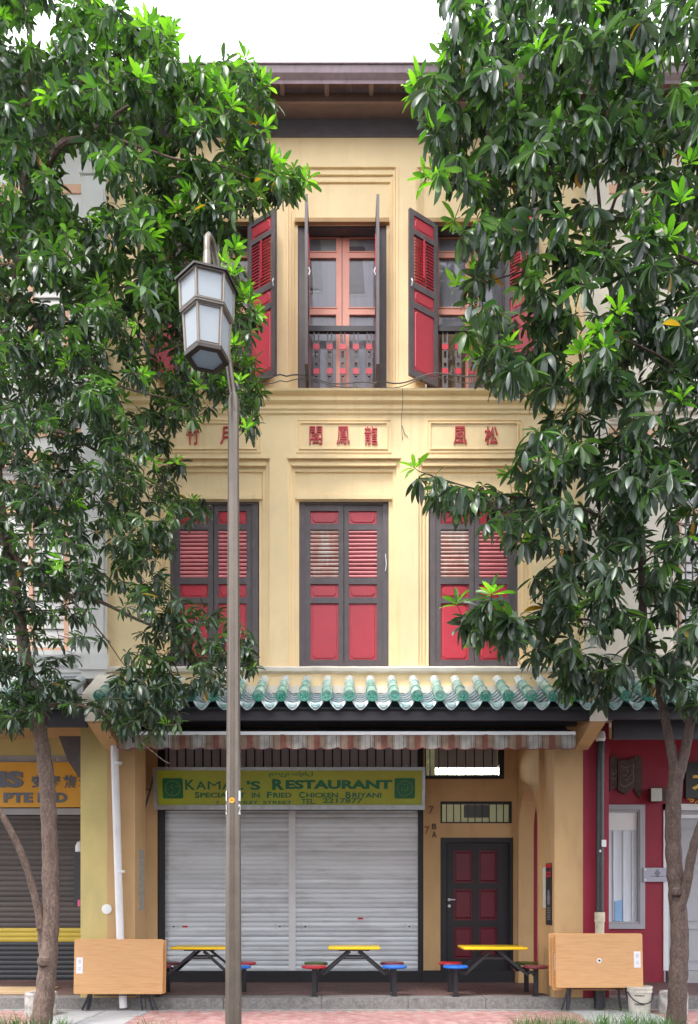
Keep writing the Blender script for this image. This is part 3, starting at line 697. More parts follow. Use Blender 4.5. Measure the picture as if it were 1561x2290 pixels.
lk = bpy.data.objects['lock']; lk.rotation_euler = (R(90), 0, 0); lk.location = Vector((dX(1004), yd-.032, dZ(2026)))
link('doorstep', MB().box(bX(947), bX(1150), yB-.03, yB+.0, FZ, bZ(2170)), 'paint_black', house)
# house numbers
nb = MB(); text_mb(nb, '7', bX(958), bX(970), bZ(1821), bZ(1803), yB-.012, 'house_number', .0, .01); text_mb(nb, '7', bX(949), bX(960), bZ(1866), bZ(1848), yB-.012, 'house_number', .0, .01)
text_mb(nb, 'B', bX(966), bX(976), bZ(1855), bZ(1842), yB-.012, 'wood_carved', .01, .01); text_mb(nb, 'A', bX(966), bX(976), bZ(1873), bZ(1859), yB-.012, 'wood_carved', .01, .01)
link('house_numbers', nb, 'wood_carved', house)
# roller shutters
def slat_mesh(w_, h, mat):
    b = MB(); n = 6; vs = []
    for x in (0, w_):
        for k in range(n): t = k/(n-1); vs.append((x, -.011*math.sin(PI*t)**.7, h*.9*t))
        vs += [(x, .004, h*.9), (x, .006, h), (x, .012, h), (x, .012, 0)]
    m_ = n+4
    b.add(vs, [(i, m_+i, m_+(i+1) % m_, (i+1) % m_) for i in range(m_)]+[tuple(range(m_-1, -1, -1)), tuple(range(m_, 2*m_))])
    return mesh('slat', b.v, b.f, [mat], smooth=True)
ysh = yB+.085
for a, b_ in ((367, 646), (661, 935)):
    sX = PX(a, ysh); eX = PX(b_, ysh); z0, z1 = PZ(2170, ysh), PZ(1806, ysh); n = 34; h = (z1-z0)/n
    sm = slat_mesh(eX-sX, h, 'slat_metal')
    sh = link('roller_shutter', bx(sX, eX, ysh-.014, ysh+.014, z0-.03, z0+.0), 'metal_alu', house)
    for i in range(n):
        put('slat', sm, (sX, ysh+random.uniform(-.002, .002), z0+i*h), sh, rot=(random.uniform(-.03, .03), random.uniform(-.0007, .0007), 0))
    for px in (a+22, b_-20):
        lb = MB()
        lb.lathe([(.001, 0), (.014, .001), (.014, .006), (.001, .007)], 0, 0, 10)
        for ox in (-.07, .07):
            for oz in (-.03, .03): lb.lathe([(.001, 0), (.006, .001), (.006, .005), (.001, .006)], ox, oz, 6)
        o = link('shutter_lock', lb, 'board_black', sh); o.rotation_euler = (R(90), 0, 0); o.location = Vector((PX(px, ysh), ysh-.014, PZ(2072, ysh)))-origin(sh)
link('sticker', bx(PX(408, ysh), PX(420, ysh), ysh-.016, ysh-.0125, PZ(2074, ysh), PZ(2070, ysh)), 'poster_red', house)
link('sticker', bx(PX(800, ysh), PX(812, ysh), ysh-.016, ysh-.0125, PZ(2056, ysh), PZ(2052, ysh)), 'poster_red', house)
link('shutter_post', bx(PX(646, ysh), PX(661, ysh), ysh-.05, ysh+.05, PZ(2170, ysh), PZ(1806, ysh)), 'metal_white', house)
link('shutter_track', MB().box(PX(364, ysh), PX(368, ysh), ysh-.04, ysh+.04, PZ(2170, ysh), PZ(1806, ysh)).box(PX(934, ysh), PX(937, ysh), ysh-.04, ysh+.04, PZ(2170, ysh), PZ(1806, ysh)), 'metal_alu', house)
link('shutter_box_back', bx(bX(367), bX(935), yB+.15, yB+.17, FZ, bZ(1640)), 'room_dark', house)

# ---------- tiled canopy
def canopy(parent, xs, x0, x1, cmats, zoff=0):
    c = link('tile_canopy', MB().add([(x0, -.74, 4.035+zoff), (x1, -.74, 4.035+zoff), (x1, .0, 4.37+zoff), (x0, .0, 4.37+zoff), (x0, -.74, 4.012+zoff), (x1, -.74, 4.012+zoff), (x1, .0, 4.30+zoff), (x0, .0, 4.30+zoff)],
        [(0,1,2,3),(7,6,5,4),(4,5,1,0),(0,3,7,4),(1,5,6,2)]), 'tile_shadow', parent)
    y1, z1, y0, z0 = -.04, PZ(1523, -.04)+zoff, -.80, PZ(1560, -.80)+zoff
    nseg = 3; rr = .069
    dirv = Vector((0, y0-y1, z0-z1)); Ls = dirv.length/nseg; ang = math.atan2(z1-z0, y1-y0)
    # a roll segment (half-round body, slightly wider lower lip), along local +Y downhill -> built along y
    def roll(L_, r0, r1, lipmat):
        b = MB(); seg = 12; st = [(0, r0), (L_*.08, r0), (L_*.9, r1), (L_, r1+.003)]
        vs = []
        for (yy, r2) in st:
            for k in range(seg): a = 2*PI*k/seg; vs.append((r2*math.cos(a), -yy, r2*math.sin(a)))
        b.add(vs, [(i*seg+k, (i+1)*seg+k, (i+1)*seg+(k+1) % seg, i*seg+(k+1) % seg) for i in range(len(st)-1) for k in range(seg)]+[tuple(range(seg)), tuple((len(st)-1)*seg+k for k in range(seg-1, -1, -1))], lipmat); return b
    rms = []
    for m_ in cmats: b = roll(Ls*1.03, rr-.006, rr, m_); rms.append(mesh('roll_tile', b.v, b.f, b.ms, b.m, smooth=True))
    # end disc with concentric relief
    b = MB(); seg = 18
    prof = [(0, -.012), (.022, -.012), (.03, -.004), (.045, -.004), (.052, -.018), (rr+.005, -.018), (rr+.006, .01)]
    vs = []
    for r2, yy in prof:
        for k in range(seg): a = 2*PI*k/seg; vs.append((r2*math.cos(a), yy, r2*math.sin(a)))
    b.add(vs, [(i*seg+k, (i)*seg+(k+1) % seg, (i+1)*seg+(k+1) % seg, (i+1)*seg+k) for i in range(len(prof)-1) for k in range(seg)], 'tile_end')
    for i_ in range(5):
        a = 2*PI*i_/5; b.box(.036*math.cos(a)-.006, .036*math.cos(a)+.006, -.013, -.002, .036*math.sin(a)-.006, .036*math.sin(a)+.006, 'tile_green')
    endm = mesh('end_disc', b.v, b.f, b.ms, b.m, smooth=False)
    # pan tile: shallow concave strip
    sp_ = xs[1]-xs[0]; pw = sp_*.40
    def pan(thick, dep):
        b = MB(); n = 8; vs = []
        for yy in (-dep, .05):
            for k in range(n+1):
                t = -1+2*k/n; vs.append((t*pw, yy, -.07*(1-t*t)))
            for k in range(n+1):
                t = -1+2*k/n; vs.append((t*pw, yy, -.07*(1-t*t)-thick))
        N = 2*(n+1); fs = []
        for k in range(n):
            fs += [(k, k+1, N+k+1, N+k), (n+1+k+1, n+1+k, N+n+1+k, N+n+1+k+1), (k, n+1+k, n+1+k+1, k+1)]
        b.add(vs, fs, 'tile_lip'); return b
    b = pan(.018, .06); panm = mesh('pan_tile', b.v, b.f, b.ms, b.m)
    # drip tile: pointed scalloped apron hanging at the eave
    b = MB(); n = 10; top = []; bot = []
    for k in range(n+1):
        t = -1+2*k/n; top.append((t*pw*1.02, -.05*(1-t*t))); bot.append((t*pw*1.02, -.05*(1-t*t)-.018-.082*(1-abs(t)**1.7)))
    vs = [(x, -.01, z) for x, z in top]+[(x, -.035, z) for x, z in bot]+[(x, .006, z) for x, z in top]+[(x, -.018, z) for x, z in bot]; N = n+1
    b.add(vs, [f for k in range(n) for f in ((N+k, N+k+1, k+1, k), (2*N+k, 2*N+k+1, 3*N+k+1, 3*N+k), (N+k, 3*N+k, 3*N+k+1, N+k+1), (k, k+1, 2*N+k+1, 2*N+k))], 'tile_lip')
    inner = [(x*.78, z*1.0-.028+.0) for x, z in top[2:-2]]+[(x*.78, z+.02) for x, z in reversed(bot[2:-2])]
    b.prism(list(reversed(inner)), -.047, -.03, 'tile_green'); b.box(-.05, .05, -.052, -.03, -.095, -.085, 'tile_lip'); b.box(-.03, .03, -.054, -.03, -.115, -.105, 'tile_lip')
    dripm = mesh('drip_tile', b.v, b.f, b.ms, b.m)
    for i, xx in enumerate(xs):
        if xx < x0 or xx > x1: continue
        m_i = min(len(rms)-1, int((0 if len(rms) == 1 else (0 if i % 100 < 9 else 1))))
        for s in range(nseg):
            mm = rms[0] if (s > 0 or len(rms) == 1) else rms[-1]
            p = Vector((xx+random.uniform(-.004, .004), y1, z1+.02))+dirv*(s/nseg)
            put('roll_tile', mm, p, c, rot=(ang+random.uniform(-.01, .01), 0, random.uniform(-.01, .01)))
        put('end_disc', endm, (xx, y0-.012, z0+.02), c, rot=(R(-8), random.uniform(0, 6), 0))
    for i in range(len(xs)-1):
        xm = (xs[i]+xs[i+1])/2
        if xm < x0 or xm > x1: continue
        for s in range(6):
            t = s/5; p = Vector((xm, y1-.10, z1-.085-.05))+Vector((0, (y0+.06-(y1-.10))*t, (z0-.008-(z1-.135))*t))
            put('pan_tile', panm, p, c, rot=(ang*.55, 0, random.uniform(-.015, .015)))
        put('drip_tile', dripm, (xm, y0+.03, z0-.012), c, rot=(0, 0, random.uniform(-.02, .02)))
    return c
SPT = .2943
xs_all = [PX(781, -.8)+(i-16)*SPT for i in range(40)]
main_x = [x for x in xs_all if XL-.05 < x < XR+.02]
canopy(house, main_x, XL, XR, ['tile_green', 'tile_pale'])
link('wall_flashing', MB().box(XL, XR, -.06, .0, 4.40, 4.50), 'plaster_cream', house)
link('canopy_fascia', MB().box(XL, XR, -.70, -.64, PZ(1611, -.7), 4.03).box(XL, XR, -.66, .0, 3.985, 4.01), 'fascia_dark', house)
link('canopy_joist', MB().box(-3.1, 3.1, -.30, -.20, 3.90, 3.984), 'fascia_dark', house)
# neighbours' canopies
lx = [x-.12 for x in xs_all if x < XL+.1][-9:]; lx = [XL-.35-i*SPT for i in range(9)][::-1]
canopy(nl, lx, XL-2.9, XL-.06, ['tile_pale'])
rx = [PX(1400, -.8)+(i-1)*SPT for i in range(9)]
canopy(nr, rx, XR+.06, XR+2.9, ['tile_green', 'tile_pale'])
link('canopy_fascia', bx(XL-3, XL-.05, -.70, -.64, PZ(1625, -.7), 4.03), 'fascia_dark', nl)
link('canopy_fascia', MB().box(XR+.05, XR+3, -.70, -.64, PZ(1608, -.7), 4.03).box(XR+.3, XR+3, -.40, -.30, 3.70, 3.95), 'fascia_dark', nr)
# bracket beams at the party lines
def bracket(x0, x1, par, capm, soff):
    b = MB(); yt = -.75
    vs = [(x0, yt, 3.83), (x1, yt, 3.83), (x1, yt, 4.06), (x0, yt, 4.06), (x0, 0, 3.62), (x1, 0, 3.62), (x1, 0, 4.06), (x0, 0, 4.06)]
    b.add(vs, [(0,1,2,3),(0,4,5,1),(1,5,6,2),(3,2,6,7),(0,3,7,4)], None); o = link('bracket_beam', b, soff, par)
    bb = MB().box(x0-.02, x1+.02, yt-.03, yt-.001, 3.85, 4.07).box(x0+.04, x1-.04, yt-.035, yt-.031, 3.89, 4.03); link('bracket_cap', bb, capm, par)
bracket(PX(195, -.75), PX(232, -.75), house, 'plaster_cream', 'plaster_ochre')
bracket(PX(1322, -.75), PX(1354, -.75), house, 'plaster_cream', 'plaster_ochre')
for x_ in (XL, XR):
    rg = MB(); vs = []
    for xx in (x_-.11, x_+.09): vs += [(xx, -.72, 4.02), (xx, -.72, 4.22), (xx, -.0, 4.70), (xx, -.0, 4.02)]
    rg.add(vs, [(3,2,1,0),(4,5,6,7),(0,1,5,4),(1,2,6,5),(3,0,4,7)]); link('party_ridge', rg, 'plaster_cream', house)
# upper wall party pilasters
for x_, par in ((XL, nl), (XR, nr)):
    s = -1 if x_ < 0 else 1
    xa, xb = sorted((x_, x_+s*.34))
    link('pilaster', MB().box(xa, xb, -.07, .2, 4.6, EAVE+.1).box(xa-.03, xb+.03, -.12, .0, 8.30, 8.62).box(xa-.02, xb+.02, -.10, 0, 11.6, 11.8).box(xa-.03, xb+.03, -.11, 0, 4.72, 4.95).box(xa+.03, xb-.03, -.085, -.07, 8.9, 11.4).box(xa+.03, xb-.03, -.085, -.07, 5.1, 8.1), 'plaster_cream' if s > 0 else 'plaster_white', par)

# ================================================================== NEIGHBOURS
def neighbour(par, xa, xb, wallm, trim, wins, sash, zt=ztop):
    holes2 = [(a, b_, 5.0, 7.45) for a, b_ in wins]; holes3 = [(a, b_, 8.75, 11.0) for a, b_ in wins]
    b = MB()
    for k, d in enumerate((.12, .06, 0)):
        b.layer(xa, xb, 4.0, zt, k*.05, (k+1)*.05 if k < 2 else .3, [(h[0]-d, h[1]+d, h[2]-.0, h[3]+d*1.2) for h in holes2+holes3])
    link('wall', b, wallm, par)
    for z_ in (8.30, 4.78): moulding('string_course', prof, xa, xb, wallm, par, dz=z_-8.45)
    for (a, b_) in wins:
        for (z0, z1) in ((5.0, 7.45), (8.75, 11.0)):
            fr = MB(); fr.layer(a, b_, z0, z1, .12, .2, [(a+.08, (a+b_)/2-.03, z0+.08, z1-.45), ((a+b_)/2+.03, b_-.08, z0+.08, z1-.45), (a+.08, b_-.08, z1-.37, z1-.08)])
            wn = link('window', fr, trim, par)
            for (c, d) in ((a+.08, (a+b_)/2-.03), ((a+b_)/2+.03, b_-.08)):
                for i in range(14):
                    zz = z0+.09+(z1-z0-.56)*i/14; q = MB(); q.add([(c, .15, zz), (d, .15, zz), (d, .185, zz+.12), (c, .185, zz+.12), (c, .14, zz+.01), (d, .14, zz+.01), (d, .175, zz+.13), (c, .175, zz+.13)], [(0,3,2,1),(4,5,6,7),(0,1,5,4),(2,3,7,6)])
                    link('louver', q, sash, wn)
            link('pane', bx(a+.08, b_-.08, .17, .176, z1-.37, z1-.08), 'glass_grey', wn)
            link('sill', bx(a-.1, b_+.1, -.08, .0, z0-.1, z0-.01), wallm, wn)
            link('transom_ornament', MB().prism([(a+.1, z1+.10), ((a+b_)/2, z1+.17), (b_-.1, z1+.10), (b_, z1+.28), ((a+b_)/2, z1+.36), (a, z1+.28)][::1], -.02, .0), 'plaster_peach', wn)
    for z_ in (8.05, 11.45): link('frieze_band', bx(xa, xb, -.02, 0, z_-.06, z_+.06), 'plaster_peach', par)
neighbour(nl, -9, XL-.34, 'plaster_white', 'plaster_peach', [(-5.05, -3.95), (-6.75, -5.65)], 'plaster_white')
neighbour(nr, XR+.34, 9, 'plaster_cream', 'plaster_peach', [(4.62, 5.75), (6.3, 7.4)], 'plaster_white')
for par_, xa_, xb_ in ((nl, -9, -3.6), (nr, 3.6, 9)):
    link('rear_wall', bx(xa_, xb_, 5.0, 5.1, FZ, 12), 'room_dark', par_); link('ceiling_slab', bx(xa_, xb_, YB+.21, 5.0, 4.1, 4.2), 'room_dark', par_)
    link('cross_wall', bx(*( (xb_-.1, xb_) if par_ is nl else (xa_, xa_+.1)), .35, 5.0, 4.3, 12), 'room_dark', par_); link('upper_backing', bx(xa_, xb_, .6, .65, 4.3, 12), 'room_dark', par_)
# white slender window grille on the right house
for i in range(12): link('grille_bar', MB().tube([(4.63+i*.1, .06, 5.0), (4.63+i*.1, .06, 6.9)], .012, 6), 'paint_dark', nr)
# left neighbour ground floor
nbX = bX; nbZ = bZ
mb_ = MB(); mb_.layer(-9, -3.56, FZ-.02, 4.2, yB, yB+.2, [(-8, bX(190), FZ-.02, bZ(1700))]); link('back_wall', mb_, 'plaster_lemon', nl)
link('lintel_band', bx(-8, bX(190), yB-.01, yB+.1, bZ(1706), bZ(1690)), 'blind_grey', nl)
sX, eX = -8.0, PX(190, yB+.06)
z0, z1 = PZ(2200, yB+.06), PZ(1820, yB+.06); zz = [(2105, 1820, 22, 'slat_brown', 2075)]
s2 = link('roller_shutter', bx(sX, eX, yB+.055, yB+.09, PZ(2190, yB+.06)-.03, PZ(2190, yB+.06)), 'paint_black', nl)
def slats(p0, p1, n, mat, par):
    za, zb = PZ(p1, yB+.06), PZ(p0, yB+.06); h = (zb-za)/n; m_ = slat_mesh(eX-sX, h, mat)
    for i in range(n): put('slat', m_, (sX, yB+.06, za+i*h), par)
slats(1820, 2075, 22, 'slat_brown', s2); pmat('slat_yellow', (.58, .42, .05), .45, .08, 2); slats(2075, 2106, 3, 'slat_yellow', s2); slats(2106, 2190, 8, 'slat_black', s2)
link('header_rail', bx(sX, eX, yB-.01, yB+.04, bZ(1822), bZ(1808)), 'blind_grey', nl)
link('footing', bx(-8, bX(190), yB-.02, yB+.05, FZ, bZ(2192)), 'brick_dark', nl)
link('shop_floor_mat', bx(-5.6, -4.5, .45, 1.2, FZ+.002, FZ+.03), 'blind_tan', nl)
sg = thing('shop_sign', 'orange travel agency sign with grey letters at the left edge', 'sign', (-5, yB-.03, PZ(1760, yB)))
link('board', bx(-7.6, PX(186, yB-.03), yB-.06, yB-.012, bZ(1806), bZ(1706)), 'sign_orange', sg)
tb = MB(); yy = yB-.075
text_mb(tb, 'HNS', bX(-95), bX(56), bZ(1763), bZ(1726), yy, 'sign_letter_grey', .06, .014)
text_mb(tb, 'PTE', bX(12), bX(77), bZ(1796), bZ(1774), yy, 'sign_letter_grey', .045, .014)
text_mb(tb, 'LTD', bX(88), bX(153), bZ(1796), bZ(1774), yy, 'sign_letter_grey', .045, .014)
for i, ch in enumerate('安泰旅遊'): text_mb(tb, ch, bX(74+i*35), bX(74+i*35+30), bZ(1763), bZ(1735), yy, 'sign_letter_grey', .03, .014)
link('letters', tb, 'sign_letter_grey', sg)
st = MB().prism([(PX(205, .4), 3.2), (PX(205, .4), 3.9), (PX(130, .4), 3.9), (PX(150, .4), 3.55), (PX(175, .4), 3.3)][::-1], .42, .5); link('corner_brace', st, 'paint_dark', nl)
# dark upright case with grey dome cap at the end of the brown shutter
pc = thing('post_box', 'slim black upright case with grey domed cap beside the brown shutter', 'case', (PX(178, 1.6), 1.6, PZ(2025, 1.6)))
X0 = PX(177, 1.6); link('case', MB().box(X0-.07, X0+.10, 1.55, 1.7, PZ(2025, 1.6), PZ(1905, 1.6)), 'slat_black', pc)
link('cap', MB().lathe([(.075, PZ(1905, 1.6)), (.075, PZ(1892, 1.6)), (.05, PZ(1884, 1.6)), (.01, PZ(1880, 1.6))], X0+.01, 1.62, 14), 'metal_white', pc)
link('tag', MB().box(X0+.0, X0+.04, 1.53, 1.549, PZ(2027, 1.6), PZ(2012, 1.6)), 'pink_tag', pc)
link('bracket', MB().box(X0-.07, X0+.1, 1.7, 2.16, PZ(1990, 1.6), PZ(1985, 1.6)), 'paint_black', pc)
# right neighbour ground floor
mb_ = MB(); mb_.layer(bX(1190), 9, FZ-.02, 4.2, yB+.001, yB+.2, [(bX(1358), bX(1431), bZ(2062), bZ(1815)), (bX(1485), bX(1700), FZ-.02, bZ(1803))]); link('back_wall', mb_, 'plaster_crimson', nr)
wf = MB(); border(wf, bX(1346), bX(1441), bZ(2077), bZ(1800), .085, yB-.035, yB+.0); border(wf, bX(1356), bX(1431), bZ(2065), bZ(1812), .03, yB-.02, yB+.05)
wn = link('window', wf, 'grey_door', nr)
link('pane', bx(bX(1358), bX(1431), yB+.05, yB+.056, bZ(2062), bZ(1815)), 'curtain_white', wn)
link('sash_strip', bx(bX(1358), bX(1426), yB+.035, yB+.045, bZ(1856), bZ(1815)), 'white_paint', wn)
for px in (1374, 1396, 1416): link('curtain_fold', MB().tube([(bX(px), yB+.04, bZ(2060)), (bX(px), yB+.04, bZ(1858))], .014, 6), 'curtain_white', wn)
link('blue_bag', MB().prism([(bX(1376), bZ(2060)), (bX(1392), bZ(2060)), (bX(1392), bZ(2012)), (bX(1376), bZ(2016))], yB+.02, yB+.035), 'light_blue', wn)
gd = MB().box(bX(1485), bX(1700), yB+.04, yB+.08, FZ+.2, bZ(1803)); dd = link('door', gd, 'grey_door', nr)
link('door_frame', MB().box(bX(1483), bX(1494), yB-.02, yB+.039, bZ(2170), bZ(1798)).box(bX(1483), bX(1700), yB-.02, yB+.039, bZ(1812), bZ(1798)).box(bX(1494), bX(1700), yB+.0, yB+.039, bZ(1830), bZ(1822)), 'metal_white', dd)
for r0, r1 in ((1850, 1930), (1945, 2060), (2075, 2150)):
    b = MB(); border(b, bX(1505), bX(1600), bZ(r1), bZ(r0), .025, yB+.02, yB+.039); link('door_moulding', b, 'grey_door', dd)
link('doorstep', bx(bX(1494), bX(1700), yB-.1, yB+.1, FZ, bZ(2172)), 'slab_grey', nr)
bs = thing('shop_signboard', 'black signboard with golden Chinese character above grey door at right edge', 'sign', (PX(1600, yB), yB, bZ(1745)))
link('board', bx(bX(1530), bX(1720), yB-.07, yB-.01, bZ(1786), bZ(1706)), 'board_black', bs)
cb = MB(); text_mb(cb, '大', bX(1543), bX(1600), bZ(1768), bZ(1722), yB-.08, 'gold', .03, .012); link('character', cb, 'gold', bs)
gm = MB()
for i in range(46):
    a, rr_ = random.uniform(0, 6.28), random.uniform(.012, .03); cx_ = bX(1535)+random.uniform(0, .9); cz = bZ(1793)+random.uniform(-.035, .035)
    gm.tube([(cx_, yB-.05, cz), (cx_+rr_*math.cos(a), yB-.06, cz+rr_*math.sin(a)), (cx_+rr_, yB-.05, cz+rr_)], .01, 5)
link('carved_border', gm, 'gold', bs, kind='stuff')
# carved wooden plaque shaped like folded boards
wp = thing('carved_plaque', 'dark carved wooden plaque of three pointed boards on crimson wall', 'plaque', (PX(1397, yB), yB-.03, bZ(1735)))
def wpb(pts, y0, y1, mat, nm='plaque_board'): link(nm, MB().prism([(bX(a), bZ(b_)) for a, b_ in pts], y0, y1), mat, wp)
wpb([(1380, 1768), (1395, 1777), (1416, 1762), (1416, 1704), (1414, 1694), (1400, 1702), (1393, 1698), (1380, 1704)], yB-.05, yB-.004, 'wood_carved')
wpb([(1362, 1770), (1379, 1760), (1379, 1690), (1362, 1697)], yB-.035, yB-.004, 'wood_carved')
wpb([(1417, 1768), (1428, 1785), (1434, 1770), (1434, 1698), (1424, 1690), (1417, 1692)], yB-.035, yB-.004, 'wood_carved')
wpb([(1385, 1756), (1395, 1762), (1415, 1750), (1415, 1709), (1398, 1718), (1385, 1713)], yB-.058, yB-.0505, 'wood_carved_light', 'inset_border')
wpb([(1387, 1755), (1395, 1759.5), (1413, 1749), (1413, 1712), (1398, 1720), (1387, 1716)], yB-.062, yB-.0585, 'wood_carved', 'inset_panel')
b = MB()
for i in range(34):
    cx_ = random.choice([random.uniform(1389, 1411), random.uniform(1364, 1377)]); cz = random.uniform(1722, 1748); x_, z_ = bX(cx_), bZ(cz); yq = yB-.062 if cx_ > 1380 else yB-.036
    b.tube([(x_-.015, yq, z_), (x_, yq-.008, z_+random.uniform(-.03, .03)), (x_+.015, yq, z_+random.uniform(-.02, .02))], .007, 5)
link('carving', b, 'wood_carved_light', wp, kind='stuff')
wb_ = thing('wall_box', 'small cream metal box mounted on crimson wall right of the carved plaque', 'box', (PX(1468, yB), yB, bZ(1778)))
link('box_body', MB().box(bX(1452), bX(1480), yB-.18, yB, bZ(1794), bZ(1764)), 'wood_carved', wb_); link('box_lid', MB().box(PX(1456, yB-.19), PX(1480, yB-.19), yB-.2, yB-.181, PZ(1792, yB-.19), PZ(1763, yB-.19)), 'paper', wb_)
pq = thing('name_plate', 'grey rectangular plate fixed between window and door on the crimson wall', 'sign', (PX(1460, yB), yB-.05, bZ(1955)))
link('plate', bx(bX(1436), bX(1489), yB-.06, yB-.037, bZ(1972), bZ(1941)), 'plaque', pq)
for zz_ in (1945, 1968): link('screw', MB().box(bX(1438), bX(1442), yB-.066, yB-.06, bZ(zz_+2), bZ(zz_-2)), 'white_paint', pq)
em = MB(); em.prism([(bX(1467), bZ(1963)), (bX(1474), bZ(1953)), (bX(1467), bZ(1943)), (bX(1460), bZ(1953))], yB-.062, yB-.0601); em.box(bX(1452), bX(1484), yB-.062, yB-.0601, bZ(1961), bZ(1959)); link('emblem', em, 'ink_grey', pq)

# ================================================================== ROW ACROSS THE STREET (out of view, added to block low sky light and for pane reflections)
ob = thing('shophouse', 'pale plastered terrace across the road, mirrored in the upper window panes', 'building', (0, -21, 0))
oh = []
for i in range(-9, 10):
    for z0_, z1_ in ((.3, 3.2), (5.0, 7.2), (8.6, 10.8)): oh.append((i*2.2-.55, i*2.2+.55, z0_, z1_))
om = MB(); om.layer(-21, 21, -.2, 12.4, 0, .35, oh)
om.v = [(-v[0], -21-v[1], v[2]) for v in om.v]; link('wall', om, 'plaster_white', ob)
link('window_backing', bx(-21, 21, -21.6, -21.5, -.2, 12.4), 'paint_dark', ob)
link('roof', MB().add([(-21, -20.4, 12.4), (21, -20.4, 12.4), (21, -26, 15), (-21, -26, 15)], [(0, 1, 2, 3)]), 'roof_clay', ob)
link('ledge', bx(-21, 21, -20.99, -20.8, 8.0, 8.3), 'plaster_white', ob)

# ================================================================== THINGS ON THE HOUSE
# restaurant sign
sgn = thing('restaurant_sign', 'yellow-green restaurant sign board above the steel roller shutters', 'sign', (PX(646, 1.6), 1.6, PZ(1764, 1.6)))
ys = 1.62; M_ = Matrix.Translation((0, ys, PZ(1808, ys))) @ Matrix.Rotation(R(8), 4, 'X')
sx = lambda p: PX(p, ys-.03)
Hs = PZ(1718, ys)-PZ(1808, ys)
def sz(py): return Hs*(1808-py)/90
b = MB().box(sx(346), sx(948), .0, .10, 0, Hs, None, M_); link('light_box', b, 'metal_alu', sgn)
b = MB().box(sx(353), sx(943), -.006, .0, sz(1800), sz(1724), None, M_); link('face', b, 'sign_lime', sgn)
b = MB(); fr_ = .025
b.box(sx(344), sx(950), -.03, .0, -.02, sz(1801), None, M_).box(sx(344), sx(950), -.03, .0, sz(1723), Hs+.01, None, M_).box(sx(344), sx(352), -.03, .0, sz(1801), sz(1723), None, M_).box(sx(944), sx(950), -.03, .0, sz(1801), sz(1723), None, M_)
link('sign_frame', b, 'metal_alu', sgn)
G = 'sign_green_text'
def T(t, a, b_, z0, z1, bold=.035):
    tb = MB(); text_mb(tb, t, sx(a), sx(b_), sz(z0), sz(z1), -.010, G, bold, .004, M_); o = link('lettering', tb, G, sgn); o['kind'] = 'stuff' if False else 'part'; del o['kind']
T('K', 415, 437, 1767, 1744, .02); T('A', 439, 462, 1766, 1748, .02); T('M', 465, 494, 1766, 1748, 0.0); T('A', 497, 521, 1766, 1748, .02); T('L', 525, 545, 1766, 1748, .02); T("'S", 552, 583, 1767, 1747, .035)
T('R', 609, 636, 1767, 1743, .05); T('ESTAURANT', 639, 877, 1765, 1745, .05)
for t, a, b_ in (('S', 436, 446), ('PECIALIST', 448, 549), ('IN', 563, 581), ('F', 597, 608), ('RIED', 611, 652), ('C', 669, 682), ('HICKEN', 685, 756), ('B', 773, 785), ('RIYANI', 788, 853)):
    T(t, a, b_, 1785 if len(t) < 2 else 1784, 1771 if len(t) < 2 else 1773, .03)
T('7', 482, 491, 1798, 1792, .02); T('STANLEY', 505, 577, 1798, 1791, .02); T('STREET', 588, 653, 1798, 1791, .02); T('TEL.', 674, 706, 1798, 1787, .02); T('2217877', 722, 811, 1796, 1785, .02)
T('مطعم كمال', 602, 700, 1739, 1727, .015)
for cx_ in (387, 905):
    eb = MB(); x0_, x1_, z0_, z1_ = sx(cx_-23), sx(cx_+23), sz(1786), sz(1741)
    eb.prism([(x0_+.02, z0_), (x1_-.02, z0_), (x1_, z0_+.02), (x1_, z1_-.02), (x1_-.02, z1_), (x0_+.02, z1_), (x0_, z1_-.02), (x0_, z0_+.02)], -.010, -.006, G, M_)
    zc = (z0_+z1_)/2; xc = (x0_+x1_)/2
    for k in range(28):
        a = 2*PI*k/28; a2 = a+.2; r1, r2 = .112, .122
        eb.add([M_ @ Vector((xc+r*math.cos(q), -.0125, zc+r*math.sin(q))) for r, q in ((r1, a), (r2, a), (r2, a2), (r1, a2))], [(0, 1, 2, 3), (3, 2, 1, 0)], 'sign_lime')
    for k in range(16):
        a = random.uniform(0, 6.28); r = random.uniform(.01, .085); q = random.uniform(.006, .018); x_, z_ = xc+r*math.cos(a), zc+r*math.sin(a)
        eb.add([M_ @ Vector(p) for p in ((x_-q, -.0125, z_), (x_, -.0125, z_-q*.6), (x_+q, -.0125, z_), (x_, -.0125, z_+q*.6))], [(0, 1, 2, 3), (3, 2, 1, 0)], 'sign_lime')
    link('emblem', eb, G, sgn)
b = MB(); b.tube([(PX(321, 1.9), 1.9, PZ(1737, 1.9)), (PX(321, 1.9), 1.9, PZ(1820, 1.9))], .018, 6).tube([(PX(321, 1.9), 1.9, PZ(1818, 1.9)), (PX(346, 1.6), 1.6, PZ(1727, 1.6))], .018, 6).tube([(PX(321, 1.9), 1.9, PZ(1766, 1.9)), (PX(335, 1.7), 1.7, PZ(1766, 1.7))], .012, 6)
link('stay', b, 'paint_black', sgn)
b = MB().tube([(sx(948), 1.7, PZ(1740, 1.7)), (sx(948), 2.1, PZ(1740, 1.7))], .014, 6); link('stay', b, 'paint_black', sgn)
